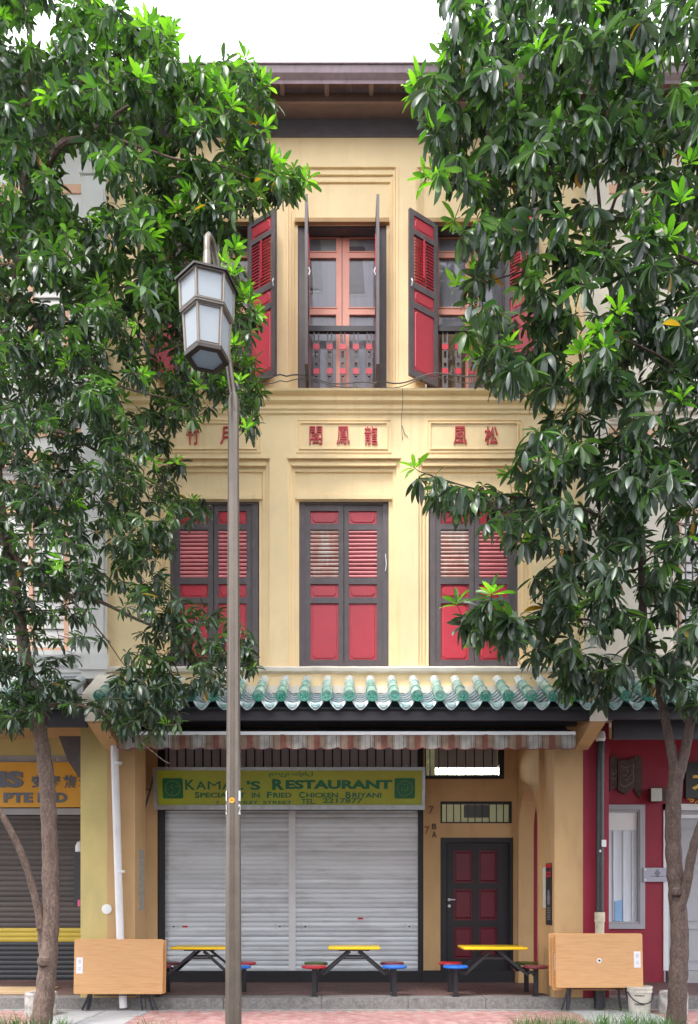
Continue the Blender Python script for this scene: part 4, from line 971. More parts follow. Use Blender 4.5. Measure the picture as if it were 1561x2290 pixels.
# awning
aw = thing('awning', 'retracted striped awning with scalloped valance hanging below the tile canopy', 'awning', (0, -.5, PZ(1640, -.55)))
ya_ = -.56; x0, x1 = PX(262, ya_), PX(1286, ya_); zb = PZ(1641, ya_)
link('front_bar', bx(x0, x1, ya_-.03, ya_+.03, zb-.02, zb+.025), 'metal_white', aw)
link('canvas', MB().add([(x0+.02, ya_, zb+.03), (x1-.02, ya_, zb+.03), (x1-.02, -.04, 3.93), (x0+.02, -.04, 3.93)], [(0, 1, 2, 3), (3, 2, 1, 0)][:1]), 'canvas_dark', aw)
link('roller', MB().tube([(x0, -.10, 3.87), (x1, -.10, 3.87)], .05, 10), 'canvas_dark', aw)
link('end_arm', MB().tube([(x0+.02, ya_, zb), (x0+.02, -.05, 3.82)], .018, 6).tube([(x1-.02, ya_, zb), (x1-.02, -.05, 3.82)], .018, 6), 'metal_alu', aw)
v = MB(); n = 27*10; vs = []
for i in range(n+1):
    t = i/n; x_ = x0+(x1-x0)*t; ph_ = (t*27) % 1
    zl = zb-.185-.028*math.sin(PI*ph_)**.8; yw = ya_-.022+.006*math.sin(t*27*2*PI)+.004*math.sin(i*.37)
    vs += [(x_, yw, zb-.015), (x_, yw+.006*math.sin(i*.5), (zb+zl)/2), (x_, yw+.014*math.sin(i*.23), zl)]
v.add(vs, [f for i in range(n) for f in ((i*3+1, (i+1)*3+1, (i+1)*3, i*3), (i*3+2, (i+1)*3+2, (i+1)*3+1, i*3+1))]); link('valance', v, 'awning_stripes', aw, smooth=True)
v = MB(); v.tube([Vector(p)+Vector((0, -.004, 0)) for p in vs[2::3]], .005, 4); link('valance_trim', v, 'seat_maroon', aw)
# downpipes
dp = thing('downpipe', 'white downpipe running down the left yellow column', 'pipe', (PX(268), -.09, 0))
link('pipe', MB().tube([(PX(255, -.09), -.09, 3.86), (PX(262, -.09), -.09, 2.4), (PX(270, -.09), -.09, .8), (PX(276, -.09), -.09, .03)], .053, 14), 'pipe_white', dp, smooth=True)
cl = MB()
for z_ in (3.4, 1.9, .62): cl.lathe([(.06, z_), (.06, z_+.035)], PX(262+(3.86-z_)*4, -.09), -.09, 14)
link('clamp', cl, 'pipe_white', dp)
dp = thing('downpipe', 'black downpipe with cream lower length on the crimson half of the right column', 'pipe', (PX(1342), -.08, 0))
xp = PX(1341, -.08)
link('pipe', MB().tube([(xp+.01, -.08, 3.78), (xp, -.08, PZ(2055, -.08))], .055, 14), 'pipe_black', dp, smooth=True)
link('lower_pipe', MB().tube([(xp, -.08, PZ(2055, -.08)), (xp, -.08, .55)], .062, 14), 'pipe_cream', dp, smooth=True)
link('socket', MB().tube([(xp, -.08, PZ(2040, -.08)), (xp, -.08, PZ(2062, -.08))], .072, 14), 'pipe_cream', dp, smooth=True)
link('foot_pipe', MB().tube([(xp, -.08, .55), (xp, -.08, .02)], .075, 14), 'steel_black', dp, smooth=True)
link('hopper', MB().lathe([(.055, 3.72), (.075, 3.76), (.06, 3.85), (.05, 3.86)], xp+.01, -.08, 12), 'plaster_white', dp)
link('clip', MB().box(xp+.01, xp+.07, -.15, -.09, PZ(1895), PZ(1880)).box(xp-.02, xp+.0, -.145, -.13, PZ(1907), PZ(1902)), 'metal_white', dp)
# round wall plate
rp = MB(); rp.lathe([(.001, 0), (.07, 0), (.07, .012), (.001, .016)], 0, 0, 24); rp.lathe([(.001, .014), (.01, .016), (.01, .022), (.001, .023)], 0, 0, 8)
rp.lathe([(.004, .013), (.004, .018)], .045, 0, 6).lathe([(.004, .013), (.004, .018)], -.045, 0, 6)
o = link('wall_disc', rp, 'white_paint', label='round white metal disc screwed to the left yellow column', cat='disc'); o.rotation_euler = (R(90), 0, 0); o.location = (PX(239), -.002, PZ(2033))
# notices
o = link('notice_strip', bx(CLb+.0, CLb+.012, .20, .42, PZ(2036, .3), PZ(1900, .3)), 'notice', label='narrow weathered notice strip on the inner side of the left column', cat='notice')
ntc = thing('poster', 'tall black and red poster on the inner face of the right column', 'poster', (CRa-.005, .3, PZ(1990, .3)))
link('sheet', bx(CRa-.012, CRa-.001, .12, .44, PZ(2069, .2), PZ(1930, .2)), 'poster_black', ntc)
link('heading', MB().box(CRa-.014, CRa-.0121, .13, .43, PZ(1940, .2), PZ(1931, .2)).box(CRa-.014, CRa-.0121, .15, .41, PZ(1953, .2), PZ(1949, .2)).box(CRa-.014, CRa-.0121, .15, .41, PZ(1961, .2), PZ(1956, .2)), 'poster_red', ntc)
fg = MB()
for (z_, h_, a, b_) in ((1990, 14, .24, .32), (2003, 12, .2, .36), (2013, 10, .22, .34)): fg.box(CRa-.014, CRa-.0121, a, b_, PZ(z_+h_, .2), PZ(z_, .2))
for k in range(6): fg.box(CRa-.014, CRa-.0121, .18, .36, PZ(2032+k*5, .2), PZ(2030+k*5, .2))
link('picture', fg, 'ink_grey', ntc)
o = link('paper_notice', bx(CRa-.011, CRa-.002, .46, .72, PZ(2030, .5), PZ(1940, .5)), 'paper', label='plain pale paper notice behind the black poster on the right column', cat='notice')

# ================================================================== FIXED TABLES WITH STOOLS
GT = 'yellow tables with fixed stools in the walkway'
def roundbox(mb, x0, x1, y0, y1, z0, z1, r, mat=None):
    pts = []
    for cx_, cy_, a0 in ((x1-r, y1-r, 0), (x0+r, y1-r, 90), (x0+r, y0+r, 180), (x1-r, y0+r, 270)):
        for k in range(5): a = R(a0+k*22.5); pts.append((cx_+r*math.cos(a), cy_+r*math.sin(a)))
    n = len(pts); e = .008
    cx_, cy_ = (x0+x1)/2, (y0+y1)/2
    ins = [(p[0]+(e if p[0] < cx_ else -e), p[1]+(e if p[1] < cy_ else -e)) for p in pts]
    vs = [(p[0], p[1], z0) for p in ins]+[(p[0], p[1], z0+e) for p in pts]+[(p[0], p[1], z1-e) for p in pts]+[(p[0], p[1], z1) for p in ins]
    mb.add(vs, [tuple(range(n-1, -1, -1)), tuple(range(3*n, 4*n))]+[(j*n+i, j*n+(i+1) % n, (j+1)*n+(i+1) % n, (j+1)*n+i) for j in range(3) for i in range(n)], mat)
def table_set(cx_, cy_, wx, wy, cols, label, ang=0):
    t = thing('stool_table', label, 'table', (cx_, cy_, FZ), GT)
    z = FZ+.70
    b = MB(); roundbox(b, cx_-wx/2, cx_+wx/2, cy_-wy/2, cy_+wy/2, z-.035, z, .03); link('tabletop', b, 'table_yellow', t, smooth=True)
    b = MB(); b.box(cx_-.22, cx_+.22, cy_-.24, cy_-.20, z-.055, z-.036).box(cx_-.22, cx_+.22, cy_+.20, cy_+.24, z-.055, z-.036).box(cx_-.2, cx_-.16, cy_-.2, cy_+.2, z-.055, z-.036); link('top_frame', b, 'steel_black', t)
    k = 0
    for sy in (-1, 1):
        yy_ = cy_+sy*.30
        b = MB()
        for s in (-1, 1):
            b.tube([(cx_+s*.06, cy_+sy*.22, z-.06), (cx_+s*.44, yy_, FZ+.315)], .026, 4, ph=PI/4)
            b.tube([(cx_+s*.44, yy_, FZ+.315), (cx_+s*.53, yy_, FZ+.36)], .022, 4, ph=PI/4)
        b.box(cx_-.19, cx_+.19, cy_+sy*.24-.012, cy_+sy*.24+.012, z-.175, z-.145); link('arm', b, 'steel_black', t)
        for s in (-1, 1):
            xs_ = cx_+s*.57
            link('post', MB().box(xs_-.03-(.0), xs_+.03, yy_-.03, yy_+.03, FZ, FZ+.40).box(xs_-.05, xs_+.05, yy_-.05, yy_+.05, FZ, FZ+.012), 'steel_black', t)
            link('stool_seat', MB().lathe([(.06, FZ+.395), (.165, FZ+.405), (.178, FZ+.418), (.178, FZ+.432), (.168, FZ+.443), (.001, FZ+.446)], xs_, yy_, 28), cols[k], t, smooth=True); k += 1
            link('seat_brace', MB().tube([(xs_-s*.03, yy_, FZ+.30), (xs_-s*.11, yy_, FZ+.392)], .012, 5), 'steel_black', t)
    return t
def at_x(px, y): return PX(px, y)
table_set(PX(452, .45), .48, .82, .60, ['seat_maroon', 'seat_blue', 'seat_maroon', 'seat_red'], 'leftmost yellow table, behind the lamp post, with blue front stool')
table_set(PX(792, .45), .48, .75, .60, ['seat_red', 'seat_blue', 'seat_green', 'seat_maroon'], 'middle yellow table with red and blue front stools before the steel shutters')
table_set(PX(1101, .45), .48, .92, .66, ['seat_blue', 'seat_maroon', 'seat_red', 'seat_green'], 'yellow table in front of the wine red door with blue and maroon stools')

# ================================================================== FOLDED TABLES
def folded(cx_, y, z0, w_, h, label, tilt=2.5, yaw=0, stick=None, group=None, hole=False, legs=True, feet=0.02):
    t = thing('folding_table', label, 'table', (cx_, y, 0), group)
    M = Matrix.Translation((cx_, y, z0)) @ Matrix.Rotation(R(yaw), 4, 'Z') @ Matrix.Rotation(R(-tilt), 4, 'X')
    b = MB(); pts = []; r = .025
    for cxx, czz, a0 in ((w_/2-r, r, 270), (w_/2-r, h-r, 0), (-w_/2+r, h-r, 90), (-w_/2+r, r, 180)):
        for k in range(4): a = R(a0+k*30); pts.append((cxx+r*math.cos(a), czz+r*math.sin(a)))
    b.prism(pts, 0, .028, 'table_edge', M)
    e = .007; pts2 = [(p[0]*(1-2*e/w_), e+(p[1])*(1-2*e/h)) for p in pts]; b.prism(pts2, -.0025, .0, 'wood_laminate', M)
    link('tabletop', b, 'wood_laminate', t)
    if stick:
        s = MB(); a, c = stick*(w_/2-.075), h*.52; s.box(a-.045, a+.045, -.0045, -.0026, c-.11, c+.11, 'sticker', M)
        for q in (-.06, -.035, .03, .05, .07): s.box(a-.02, a+.022, -.0055, -.0046, c+q, c+q+.006, 'ink_grey', M)
        link('sticker', s, 'sticker', t)
    if hole:
        s = MB(); c = h*.5
        for rr_, yy_, mt in ((.034, -.006, 'sticker'), (.015, -.009, 'board_black')):
            s.prism([(rr_*math.cos(2*PI*k/20)-.0, c+rr_*math.sin(2*PI*k/20)) for k in range(20)], yy_, -.001, mt, M)
        link('umbrella_hole', s, 'sticker', t)
    if legs:
        for s in (-1, 1):
            b = MB(); xo = s*w_*.29
            for q, (dx, dy) in enumerate(((-.06, .05), (.03, .09), (.07, .03))):
                x_ = xo+dx*(s if q else 1)
                path = [M @ Vector((x_*.9, .05, h*.5)), M @ Vector((x_*.95, .06, .08)), M @ Vector((x_+s*.0, .06, 0))]
                p = path[-1]; path += [Vector((p.x+s*.02+dx*.3, p.y+dy*.1, p.z*.55+.02)), Vector((p.x+s*.06+dx*.6, p.y-.02+dy*.3, feet))]
                b.tube(path, .017, 8)
            link('leg', b, 'steel_black', t, smooth=True)
        lb = MB().tube([M @ Vector((-w_*.29, .07, -.02)), M @ Vector((w_*.29, .07, -.02))], .009, 6); link('crossbar', lb, 'steel_black', t)
    return t
GF = 'folded tables leaning on the columns'
folded(PX(266.5, -.28), -.20, PZ(2222, -.2), PX(367, -.2)-PX(168, -.2), .735, 'rear folded wooden table in the stack on the left column', 3, .3, None, GF, legs=False)
folded(PX(264, -.28), -.28, PZ(2223, -.28), PX(364, -.28)-PX(165, -.28), .745, 'front folded wooden table leaning on the left column, white sticker at its left edge', 3, 0, -1, GF)
folded(PX(1331, -.16), -.15, PZ(2206, -.16), 1.25, .73, 'rearmost folded wooden table in the stack on the right column', 3, -.3, None, GF, legs=False)
folded(PX(1337, -.22), -.22, PZ(2214, -.2), 1.24, .74, 'middle folded wooden table of the right stack, white sticker at its left', 3, .2, -1, GF, legs=False)
folded(PX(1341, -.32), -.32, PZ(2209, -.32), PX(1438, -.32)-PX(1243, -.32), .735, 'front folded wooden table leaning on the right column with round centre hole', 3, 0, 1, GF, hole=True)

# ================================================================== BUCKET AND BLOCKS
bk = thing('paint_bucket', 'white plastic paint bucket with black handle beside the right folded tables', 'bucket', (PX(1427, -.12), -.12, 0))
bxx, byy = PX(1430, -.35), -.35
bh_ = .36
link('pail', MB().lathe([(.135, .0), (.138, .01), (.155, bh_-.08), (.165, bh_-.08), (.165, bh_-.055), (.158, bh_-.055), (.160, bh_-.03), (.168, bh_-.03), (.168, bh_), (.150, bh_), (.146, bh_-.015), (.001, bh_-.015)], bxx, byy, 28), 'plastic_bucket', bk, smooth=True)
hp = [Vector((bxx+.168*math.cos(a), byy-.02-.155*math.sin(a), bh_-.07-.15*math.sin(a))) for a in [PI*k/14 for k in range(15)]]
link('handle', MB().tube(hp, .008, 6), 'steel_black', bk)
tb = MB()
def curved_text(t, z0, z1, a0, a1, R_):
    tmp = MB(); text_mb(tmp, t, 0, 1, z0, z1, 0, 'board_black', .04, .001)
    tb.add([(bxx+R_*math.sin(a0+(a1-a0)*v_[0]), byy-R_*math.cos(a0+(a1-a0)*v_[0])-(.001 if v_[1] == 0 else 0), v_[2]) for v_ in tmp.v], tmp.f, 'board_black')
curved_text('HARDROCK', .235, .255, -.75, .1, .1525); curved_text('COATING', .115, .14, -.8, .1, .1475)
link('print', tb, 'board_black', bk)
for (px, yy, lab, rr_, hh) in ((1506, -.45, 'concrete cylinder block behind the right tree trunk', .18, .30), (92, -.55, 'concrete cylinder block behind the left tree trunk', .20, .30)):
    b = MB(); b.lathe([(rr_, 0), (rr_*1.02, .05), (rr_*1.02, hh-.02), (rr_*.97, hh), (rr_*.7, hh), (rr_*.68, hh-.04), (.001, hh-.05)], PX(px, yy), yy, 22)
    link('concrete_block', b, 'concrete_block', label=lab, cat='block', smooth=False)

# ================================================================== STREET LAMP
lp = thing('street_lamp', 'bronze street lamp with hanging hexagonal lantern and plate 12', 'street lamp', (PX(522, -3.2), -3.2, 0))
lx_, ly_ = PX(522, -3.2), -3.2
zt_ = 6.50
def flutes(mb, z0, z1, r0, r1, n=48):
    vs = []; Z = [z0, z1]
    for z_, r_ in zip(Z, (r0, r1)):
        for k in range(n):
            a = 2*PI*k/n; m_ = [1, .985, .93, .985][k % 4] if True else 1
            vs.append((lx_+r_*m_*math.cos(a), ly_+r_*m_*math.sin(a), z_))
    mb.add(vs, [(k, (k+1) % n, n+(k+1) % n, n+k) for k in range(n)]+[tuple(range(n, 2*n))])
def octo(mb, z0, z1, r0, r1):
    n = 24; vs = []
    for z_, r_ in ((z0, r0), (z1, r1)):
        for k in range(n):
            a = 2*PI*k/n+.12; m_ = (1, 1, .955)[k % 3]; vs.append((lx_+r_*m_*math.cos(a), ly_+r_*m_*math.sin(a), z_))
    mb.add(vs, [(k, (k+1) % n, n+(k+1) % n, n+k) for k in range(n)]+[tuple(range(n, 2*n))])
b = MB(); octo(b, 0, zt_-.15, .082, .053); link('post', b, 'lamp_bronze', lp)
link('collar', MB().lathe([(.05, zt_-.16), (.054, zt_-.15), (.054, zt_-.02), (.046, zt_+.02), (.033, zt_+.05)], lx_, ly_, 16), 'lamp_bronze', lp, smooth=True)
LXc, LYc = -1.335, -3.60
arm = [(lx_, ly_, zt_), (lx_-.01, ly_, zt_+.08), (lx_-.06, ly_-.02, 6.95), (lx_-.10, ly_-.05, 7.35), (lx_-.13, ly_-.08, 7.62), (lx_-.155, ly_-.14, 7.80), (lx_-.175, ly_-.22, 7.87), (lx_-.19, ly_-.31, 7.85), (lx_-.195, ly_-.375, 7.77), (LXc, LYc, 7.66), (LXc, LYc, 7.40)]
link('arm', MB().tube(arm, [.036]*3+[.033]*4+[.032]*4, 12), 'lamp_bronze', lp, smooth=True)
link('arm_sleeve', MB().lathe([(.042, 7.38), (.042, 7.56), (.038, 7.57), (.038, 7.61), (.033, 7.62)], LXc, LYc, 14), 'lamp_bronze', lp, smooth=True)
hp_ = R(17)
def hexr(r, z, rot_=hp_): return [Vector((LXc+r*math.cos(rot_+R(60*k)), LYc+r*math.sin(rot_+R(60*k)), z)) for k in range(6)]
def hexring(mb, rings, mat=None, capt=True, capb=True):
    o = []
    for r, z in rings: o += hexr(r, z)
    n = len(rings); mb.add(o, [(i*6+k, i*6+(k+1) % 6, (i+1)*6+(k+1) % 6, (i+1)*6+k) for i in range(n-1) for k in range(6)]+([tuple(range(5, -1, -1))] if capb else [])+([tuple((n-1)*6+k for k in range(6))] if capt else []), mat)
LZ = 7.31
b = MB(); hexring(b, [(.255, LZ-.012), (.272, LZ-.008), (.298, LZ-.02), (.300, LZ), (.08, LZ+.09), (.05, LZ+.10)]); link('lid', b, 'lamp_bronze_dark', lp)
b = MB(); hexring(b, [(.20, LZ-.03), (.20, LZ-.012)]); link('reflector', b, 'white_paint', lp)
def tier(r0, z0, r1, z1, nm):
    # corner posts, rails and six panes
    T0, B0 = hexr(r1, z1), hexr(r0, z0)
    fr = MB()
    for k in range(6): fr.tube([B0[k], T0[k]], .011, 6)
    for ring in (T0, B0):
        for k in range(6): fr.tube([ring[k], ring[(k+1) % 6]], .013, 6)
    fo = link('lantern_frame', fr, 'lantern_bronze', lp)
    for k in range(6):
        a, b_, c, d = B0[k], B0[(k+1) % 6], T0[(k+1) % 6], T0[k]
        cen = (a+b_+c+d)/4; nrm = (b_-a).cross(d-a).normalized()
        ctr = Vector((LXc, LYc, cen.z))
        if nrm.dot(cen-ctr) < 0: nrm = -nrm
        q = MB(); ins = [p+(cen-p)*.06 for p in (a, b_, c, d)]
        ins = [p - nrm*.004 for p in ins]; bk_ = [p-nrm*.008 for p in ins]; q.add(ins+bk_, [(0,1,2,3),(7,6,5,4),(0,4,5,1),(1,5,6,2),(2,6,7,3),(3,7,4,0)]); link('glass_pane', q, 'frost_glass', lp)
        # slim inner bead
        q = MB(); bead = [p+(cen-p)*.13 - nrm*.001 for p in (a, b_, c, d)]
        for i_ in range(4): q.tube([bead[i_], bead[(i_+1) % 4]], .005, 4)
        link('bead', q, 'lantern_bronze', fo)
tier(.246, 7.02, .256, 7.295, 'upper'); tier(.200, 6.635, .222, 7.0, 'lower')
b = MB(); hexring(b, [(.235, 6.995), (.252, 7.0), (.252, 7.02), (.24, 7.025)]); link('middle_rail', b, 'lantern_bronze', lp)
# bottom ring with pane
b = MB(); out, inn = [(.212, 6.64), (.212, 6.60)], .15
o1 = hexr(.214, 6.64); o2 = hexr(.208, 6.605); i2 = hexr(.152, 6.600); i1 = hexr(.152, 6.64)
b.add(o1+o2+i2+i1, [(j*6+k, j*6+(k+1) % 6, (j+1)*6+(k+1) % 6, (j+1)*6+k) for j in range(3) for k in range(6)]); link('bottom_rim', b, 'lamp_bronze_dark', lp)
b = MB(); hexring(b, [(.156, 6.612), (.156, 6.616)]); link('bottom_pane', b, 'frost_glass_thin', lp)
# number 12 on two sides, orange reflector
rz = .0708
def wrap_text(t, z0, z1, a, half, mat):
    tmp = MB(); text_mb(tmp, t, -1, 1, z0, z1, 0, mat, .03, .001); q = MB()
    q.add([(lx_+(rz+.0035)*math.sin(a+half*v_[0]), ly_-(rz+.0035)*math.cos(a+half*v_[0]), v_[2]) for v_ in tmp.v], tmp.f, mat); return q
for a in (R(64), R(-66)):
    for ch, (p0, p1) in zip('12', ((1790, 1767), (1820, 1797))):
        link('number', wrap_text(ch, PZ(p0, -3.27), PZ(p1, -3.27), a, .26, 'white_paint'), 'white_paint', lp)
b = MB(); zc = PZ(1789, -3.28); q = []
for k in range(16): a = 2*PI*k/16; xx_ = .028*math.cos(a)-.005; q.append((lx_+xx_, ly_-math.sqrt(rz**2-xx_**2)-.004, zc+.028*math.sin(a)))
b.add(q, [tuple(range(16))]); b2 = [(p[0], p[1]+.006, p[2]) for p in q]; b.add(b2, [tuple(range(15, -1, -1))]); link('round_sticker', b, 'orange_plastic', lp)
link('arrow', MB().box(lx_-.02, lx_+.008, ly_-rz-.0065, ly_-rz-.003, zc-.003, zc+.003), 'board_black', lp)

# ================================================================== TREES
def leaf_template(n=4, droop=.25):
    """unit leaf along +Y, up +Z; returns verts (stations x 3) and faces"""
    ts = [0, .16, .40, .66, .86, 1.0]; ws = [.012, .085, .135, .148, .09, .004]
    V = []
    for t, w_ in zip(ts, ws):
        z = -droop*t*t
        V += [(-w_, t, z+w_*.35), (0, t, z), (w_, t, z+w_*.35)]
    Fq = []
    for i in range(len(ts)-1):
        a = i*3; b_ = (i+1)*3; Fq += [(a, a+1, b_+1, b_), (a+1, a+2, b_+2, b_+1)]
    return np.array(V), np.array(Fq)
LT = [leaf_template(droop=d) for d in (.08, .25, .45)]
for sx_, dr_, tw_ in ((.25, .15, .10), (-.3, .6, -.12)):      # sideways curled and twisted leaves
    V_, F_ = leaf_template(droop=dr_); V_ = V_.copy(); t_ = V_[:, 1].copy(); V_[:, 0] += sx_*.5*t_*t_; V_[:, 2] += tw_*np.sign(V_[:, 0]-sx_*.5*t_*t_)*t_*.6; LT.append((V_, F_))
def inside(poly, x, y):
    c = False; n = len(poly); j = n-1
    for i in range(n):
        xi, yi = poly[i]; xj, yj = poly[j]
        if (yi > y) != (yj > y) and x < (xj-xi)*(y-yi)/(yj-yi)+xi: c = not c
        j = i
    return c
def cr(pts, n=6):
    """smooth a limb path (x, y, z, r)"""
    P = [np.array(p, float) for p in pts]; out = []
    for i in range(len(P)-1):
        p0, p1, p2, p3 = P[max(i-1, 0)], P[i], P[i+1], P[min(i+2, len(P)-1)]
        for k in range(n):
            t = k/n; out.append(.5*((2*p1)+(-p0+p2)*t+(2*p0-5*p1+4*p2-p3)*t*t+(-p0+3*p1-3*p2+p3)*t**3))
    out.append(P[-1]); return out
def limb(pts):   # (px, py, d, r)
    return [(*P3(a, b_, d), r) for a, b_, d, r in pts]

def tree(name, label, base, trunk_paths, limb_paths, poly, holes, bright, n_ros, leaf_len, drange, mat_bark, cfg):
    T = thing(name, label, 'tree', base)
    tb = MB(); nodes = []; rk = cfg['rk']
    for paths, seg in ((trunk_paths, 14), (limb_paths, 8)):
        for pth in paths:
            sm = cr(limb(pth), 7)
            for i, q in enumerate(sm):     # bark irregularity
                q[3] *= 1+.05*math.sin(i*1.7+q[2]*3)+random.uniform(-.03, .03)
            tb.tube([q[:3] for q in sm], [max(q[3]*rk, .006) for q in sm], seg)
            for q in sm: nodes.append((q[0], q[1], q[2], q[3]))
    # knots and burls on the stem
    for (a, b_, d, r) in cfg['knots']:
        p = P3(a, b_, d); tb.lathe([(.001, p.z-r), (r*.8, p.z-r*.6), (r, p.z), (r*.8, p.z+r*.6), (.001, p.z+r)], p.x, p.y, 8)
    link('trunk', tb, mat_bark, T, smooth=True)
    # rosette positions
    ros = []
    for (a, b_, d, young) in bright: ros.append((a, b_, d, young))
    tries = 0; xs_ = [p[0] for p in poly]; ys_ = [p[1] for p in poly]
    while len(ros) < n_ros and tries < n_ros*60:
        tries += 1
        a = random.uniform(min(xs_), max(xs_)); b_ = random.uniform(min(ys_), max(ys_))
        m = 20
        if not (inside(poly, a, b_) and inside(poly, a+m, b_) and inside(poly, a-m, b_) and inside(poly, a, b_+m*1.4) and inside(poly, a, b_-m*.8)): continue
        dens = cfg['base'](a, b_)
        for (hx_, hy_, rx_, ry_, k) in holes:
            q = ((a-hx_)/rx_)**2+((b_-hy_)/ry_)**2
            if q < 1: dens *= k
        if random.random() > dens: continue
        d0, d1 = drange(a, b_)
        cl = .5+.5*math.sin(a*.021+b_*.013+cfg['seed'])*math.cos(b_*.024-a*.009)
        d = d0+(d1-d0)*min(1, max(0, .65*random.random()+.35*cl))
        young = random.random() < cfg['young'](a, b_)
        if not inside(poly, a+26, b_-34) or not inside(poly, a-26, b_-34): young = young or random.random() < cfg['edge'](a, b_)
        yv = 1 if (young and random.random() < .6) else (2 if (young or random.random() < cfg['mid'](a, b_)) else 0)
        ros.append((a, b_, d, yv))
    N = np.array([n_[:4] for n_ in nodes]); pts = []
    P = [P3(a, b_, d) for a, b_, d, yg in ros]
    # connect rosettes with twigs, nearest to the wood first
    rem = list(range(len(P))); Pn = np.array([tuple(p) for p in P])
    node_xyz = [tuple(n_[:3]) for n_ in nodes]; node_r = [n_[3] for n_ in nodes]
    dist = np.full(len(P), 1e9); near = np.zeros(len(P), int)
    NX = np.array(node_xyz)
    for i in range(len(P)):
        dd = np.sum((NX-Pn[i])**2, axis=1); k = int(dd.argmin()); dist[i] = dd[k]; near[i] = k
    done = np.zeros(len(P), bool); tw = MB(); direc = [None]*len(P)
    for _ in range(len(P)):
        i = int(np.where(done, 1e18, dist).argmin()); done[i] = True
        a = Vector(node_xyz[near[i]]); b_ = P[i]; L_ = (b_-a).length
        r0 = min(.022, max(.006, node_r[near[i]]*.6))*.8; r1 = .0045
        up = Vector((0, 0, .12*L_)); jit = Vector((random.uniform(-1, 1), random.uniform(-1, 1), random.uniform(-1, 1)))*L_*.08
        m1 = a+(b_-a)*.4-up*.6+jit; m2 = a+(b_-a)*.78+jit*.5
        tw.tube([a, m1, m2, b_], [r0, r0*.75, (r0+r1)/2*.8, r1], 5, caps=False)
        direc[i] = (b_-m2).normalized()
        nid = len(node_xyz)
        for q, rr_ in ((m1, r0*.75), (m2, (r0+r1)/2), (b_, .007)):
            node_xyz.append(tuple(q)); node_r.append(rr_)
            dd = np.sum((Pn-np.array(tuple(q)))**2, axis=1); upd = (dd < dist) & ~done
            dist[upd] = dd[upd]; near[upd] = len(node_xyz)-1
    link('branches', tw, mat_bark, T, smooth=True, kind='stuff')
    # leaves
    LV, LF, LC = [], [], []; off = 0; info = []
    for i, (a, b_, d, yg) in enumerate(ros):
        dirv = direc[i]; axis = (dirv*.6+Vector((0, 0, .55))+Vector((random.uniform(-.3, .3), random.uniform(-.5, .2), 0))).normalized()
        yc_ = yg; yg = 1 if yg == 1 else 0; nl_ = random.randint(10, 15) if not yg else random.randint(9, 13)
        M3 = axis.to_track_quat('Z', 'Y').to_matrix()
        ph = random.uniform(0, 6.28)
        hang = cfg['hang']
        for k in range(nl_):
            az = ph+k*2.399; t = k/nl_
            el = R((62 if yg else 30)-(60 if yg else 75)*t*random.uniform(.8, 1.15)-(0 if yg else hang*random.uniform(.3, 1)))
            di = M3 @ Vector((math.cos(az)*math.cos(el), math.sin(az)*math.cos(el), math.sin(el)))
            di = (di+Vector((0, 0, -(.0 if yg else .28)*random.uniform(.2, 1.6)))).normalized()
            Ln = leaf_len*random.uniform(.48, 1.2)*(.88 if yg == 1 else 1)*cfg['size'](a, b_)
            side = di.cross(Vector((0, 0, 1)))
            if side.length < .05: side = Vector((1, 0, 0))
            side.normalize(); upv = side.cross(di).normalized()
            rl = random.uniform(-.6, .6); side, upv = side*math.cos(rl)+upv*math.sin(rl), upv*math.cos(rl)-side*math.sin(rl)
            B = np.array([tuple(side*Ln*random.uniform(.85, 1.1)), tuple(di*Ln), tuple(upv*Ln)])
            tpl = LT[random.choice((0, 1, 3) if yg else (0, 1, 2, 3, 4))]
            st = P[i]-dirv*(t*.05)+di*.012
            info.append((tpl, B, st, yc_, Ln))
    # colours
    def colour(yg):
        u = random.random()
        if yg == 1: c = ((.15+.13*u, .33+.16*u, .03+.02*u) if random.random() < .62 else (.06+.04*u, .16+.08*u, .025))
        elif yg == 2: c = (.045+.05*u, .098+.075*u, .032+.012*u)
        elif u < .004: c = (.42, .20, .02)
        elif u < .09: c = (.065, .15, .028)
        else:
            s = random.uniform(.45, 1.4); g_ = random.random()**2*.045; c = (.034*s+g_, .066*s+g_, .038*s+g_*1.1)
        return c
    for q in info: pass
    # the 300 leaves nearest the camera, spread over the crown, are parts of their own
    order = sorted(range(len(info)), key=lambda j: info[j][2].y+random.uniform(0, .6))
    vis = [j for j in order if -4.9 < info[j][2].x < 4.9 and info[j][2].z < 12.5]
    single = set(vis[:300])
    tm = {}
    for yg in (0, 1, 2):
        for q in range(5):
            c = colour(yg) if q else ((.026, .068, .024), (.22, .44, .04), (.06, .16, .03))[yg]
            V, Fq = LT[q % 5]; me = bpy.data.meshes.new('leaf'); me.from_pydata([tuple(v_) for v_ in V], [], [tuple(int(z) for z in f) for f in Fq]); me.update()
            at = me.color_attributes.new('leafcol', 'FLOAT_COLOR', 'POINT'); at.data.foreach_set('color', np.tile([*c, 1.0], len(V)).astype('f')); me.materials.append(MAT['leaf'])
            me.polygons.foreach_set('use_smooth', [True]*len(me.polygons)); tm[(yg, q)] = me
    og = origin(T)
    for j, (tpl, B, st, yg, Ln) in enumerate(info):
        if j in single:
            o = bpy.data.objects.new('leaf', tm[(yg, random.randint(0, 4))]); COL.objects.link(o); o.parent = T
            Mx = Matrix((( B[0][0], B[1][0], B[2][0], st.x-og.x), (B[0][1], B[1][1], B[2][1], st.y-og.y), (B[0][2], B[1][2], B[2][2], st.z-og.z), (0, 0, 0, 1)))
            o.matrix_local = Mx
        else:
            V, Fq = tpl; LV.append(V @ B + np.array(tuple(st-og))); LF.append(Fq+off); off += len(V)
            c = colour(yg); LC.append(np.tile([*c, 1.0], (len(V), 1)))
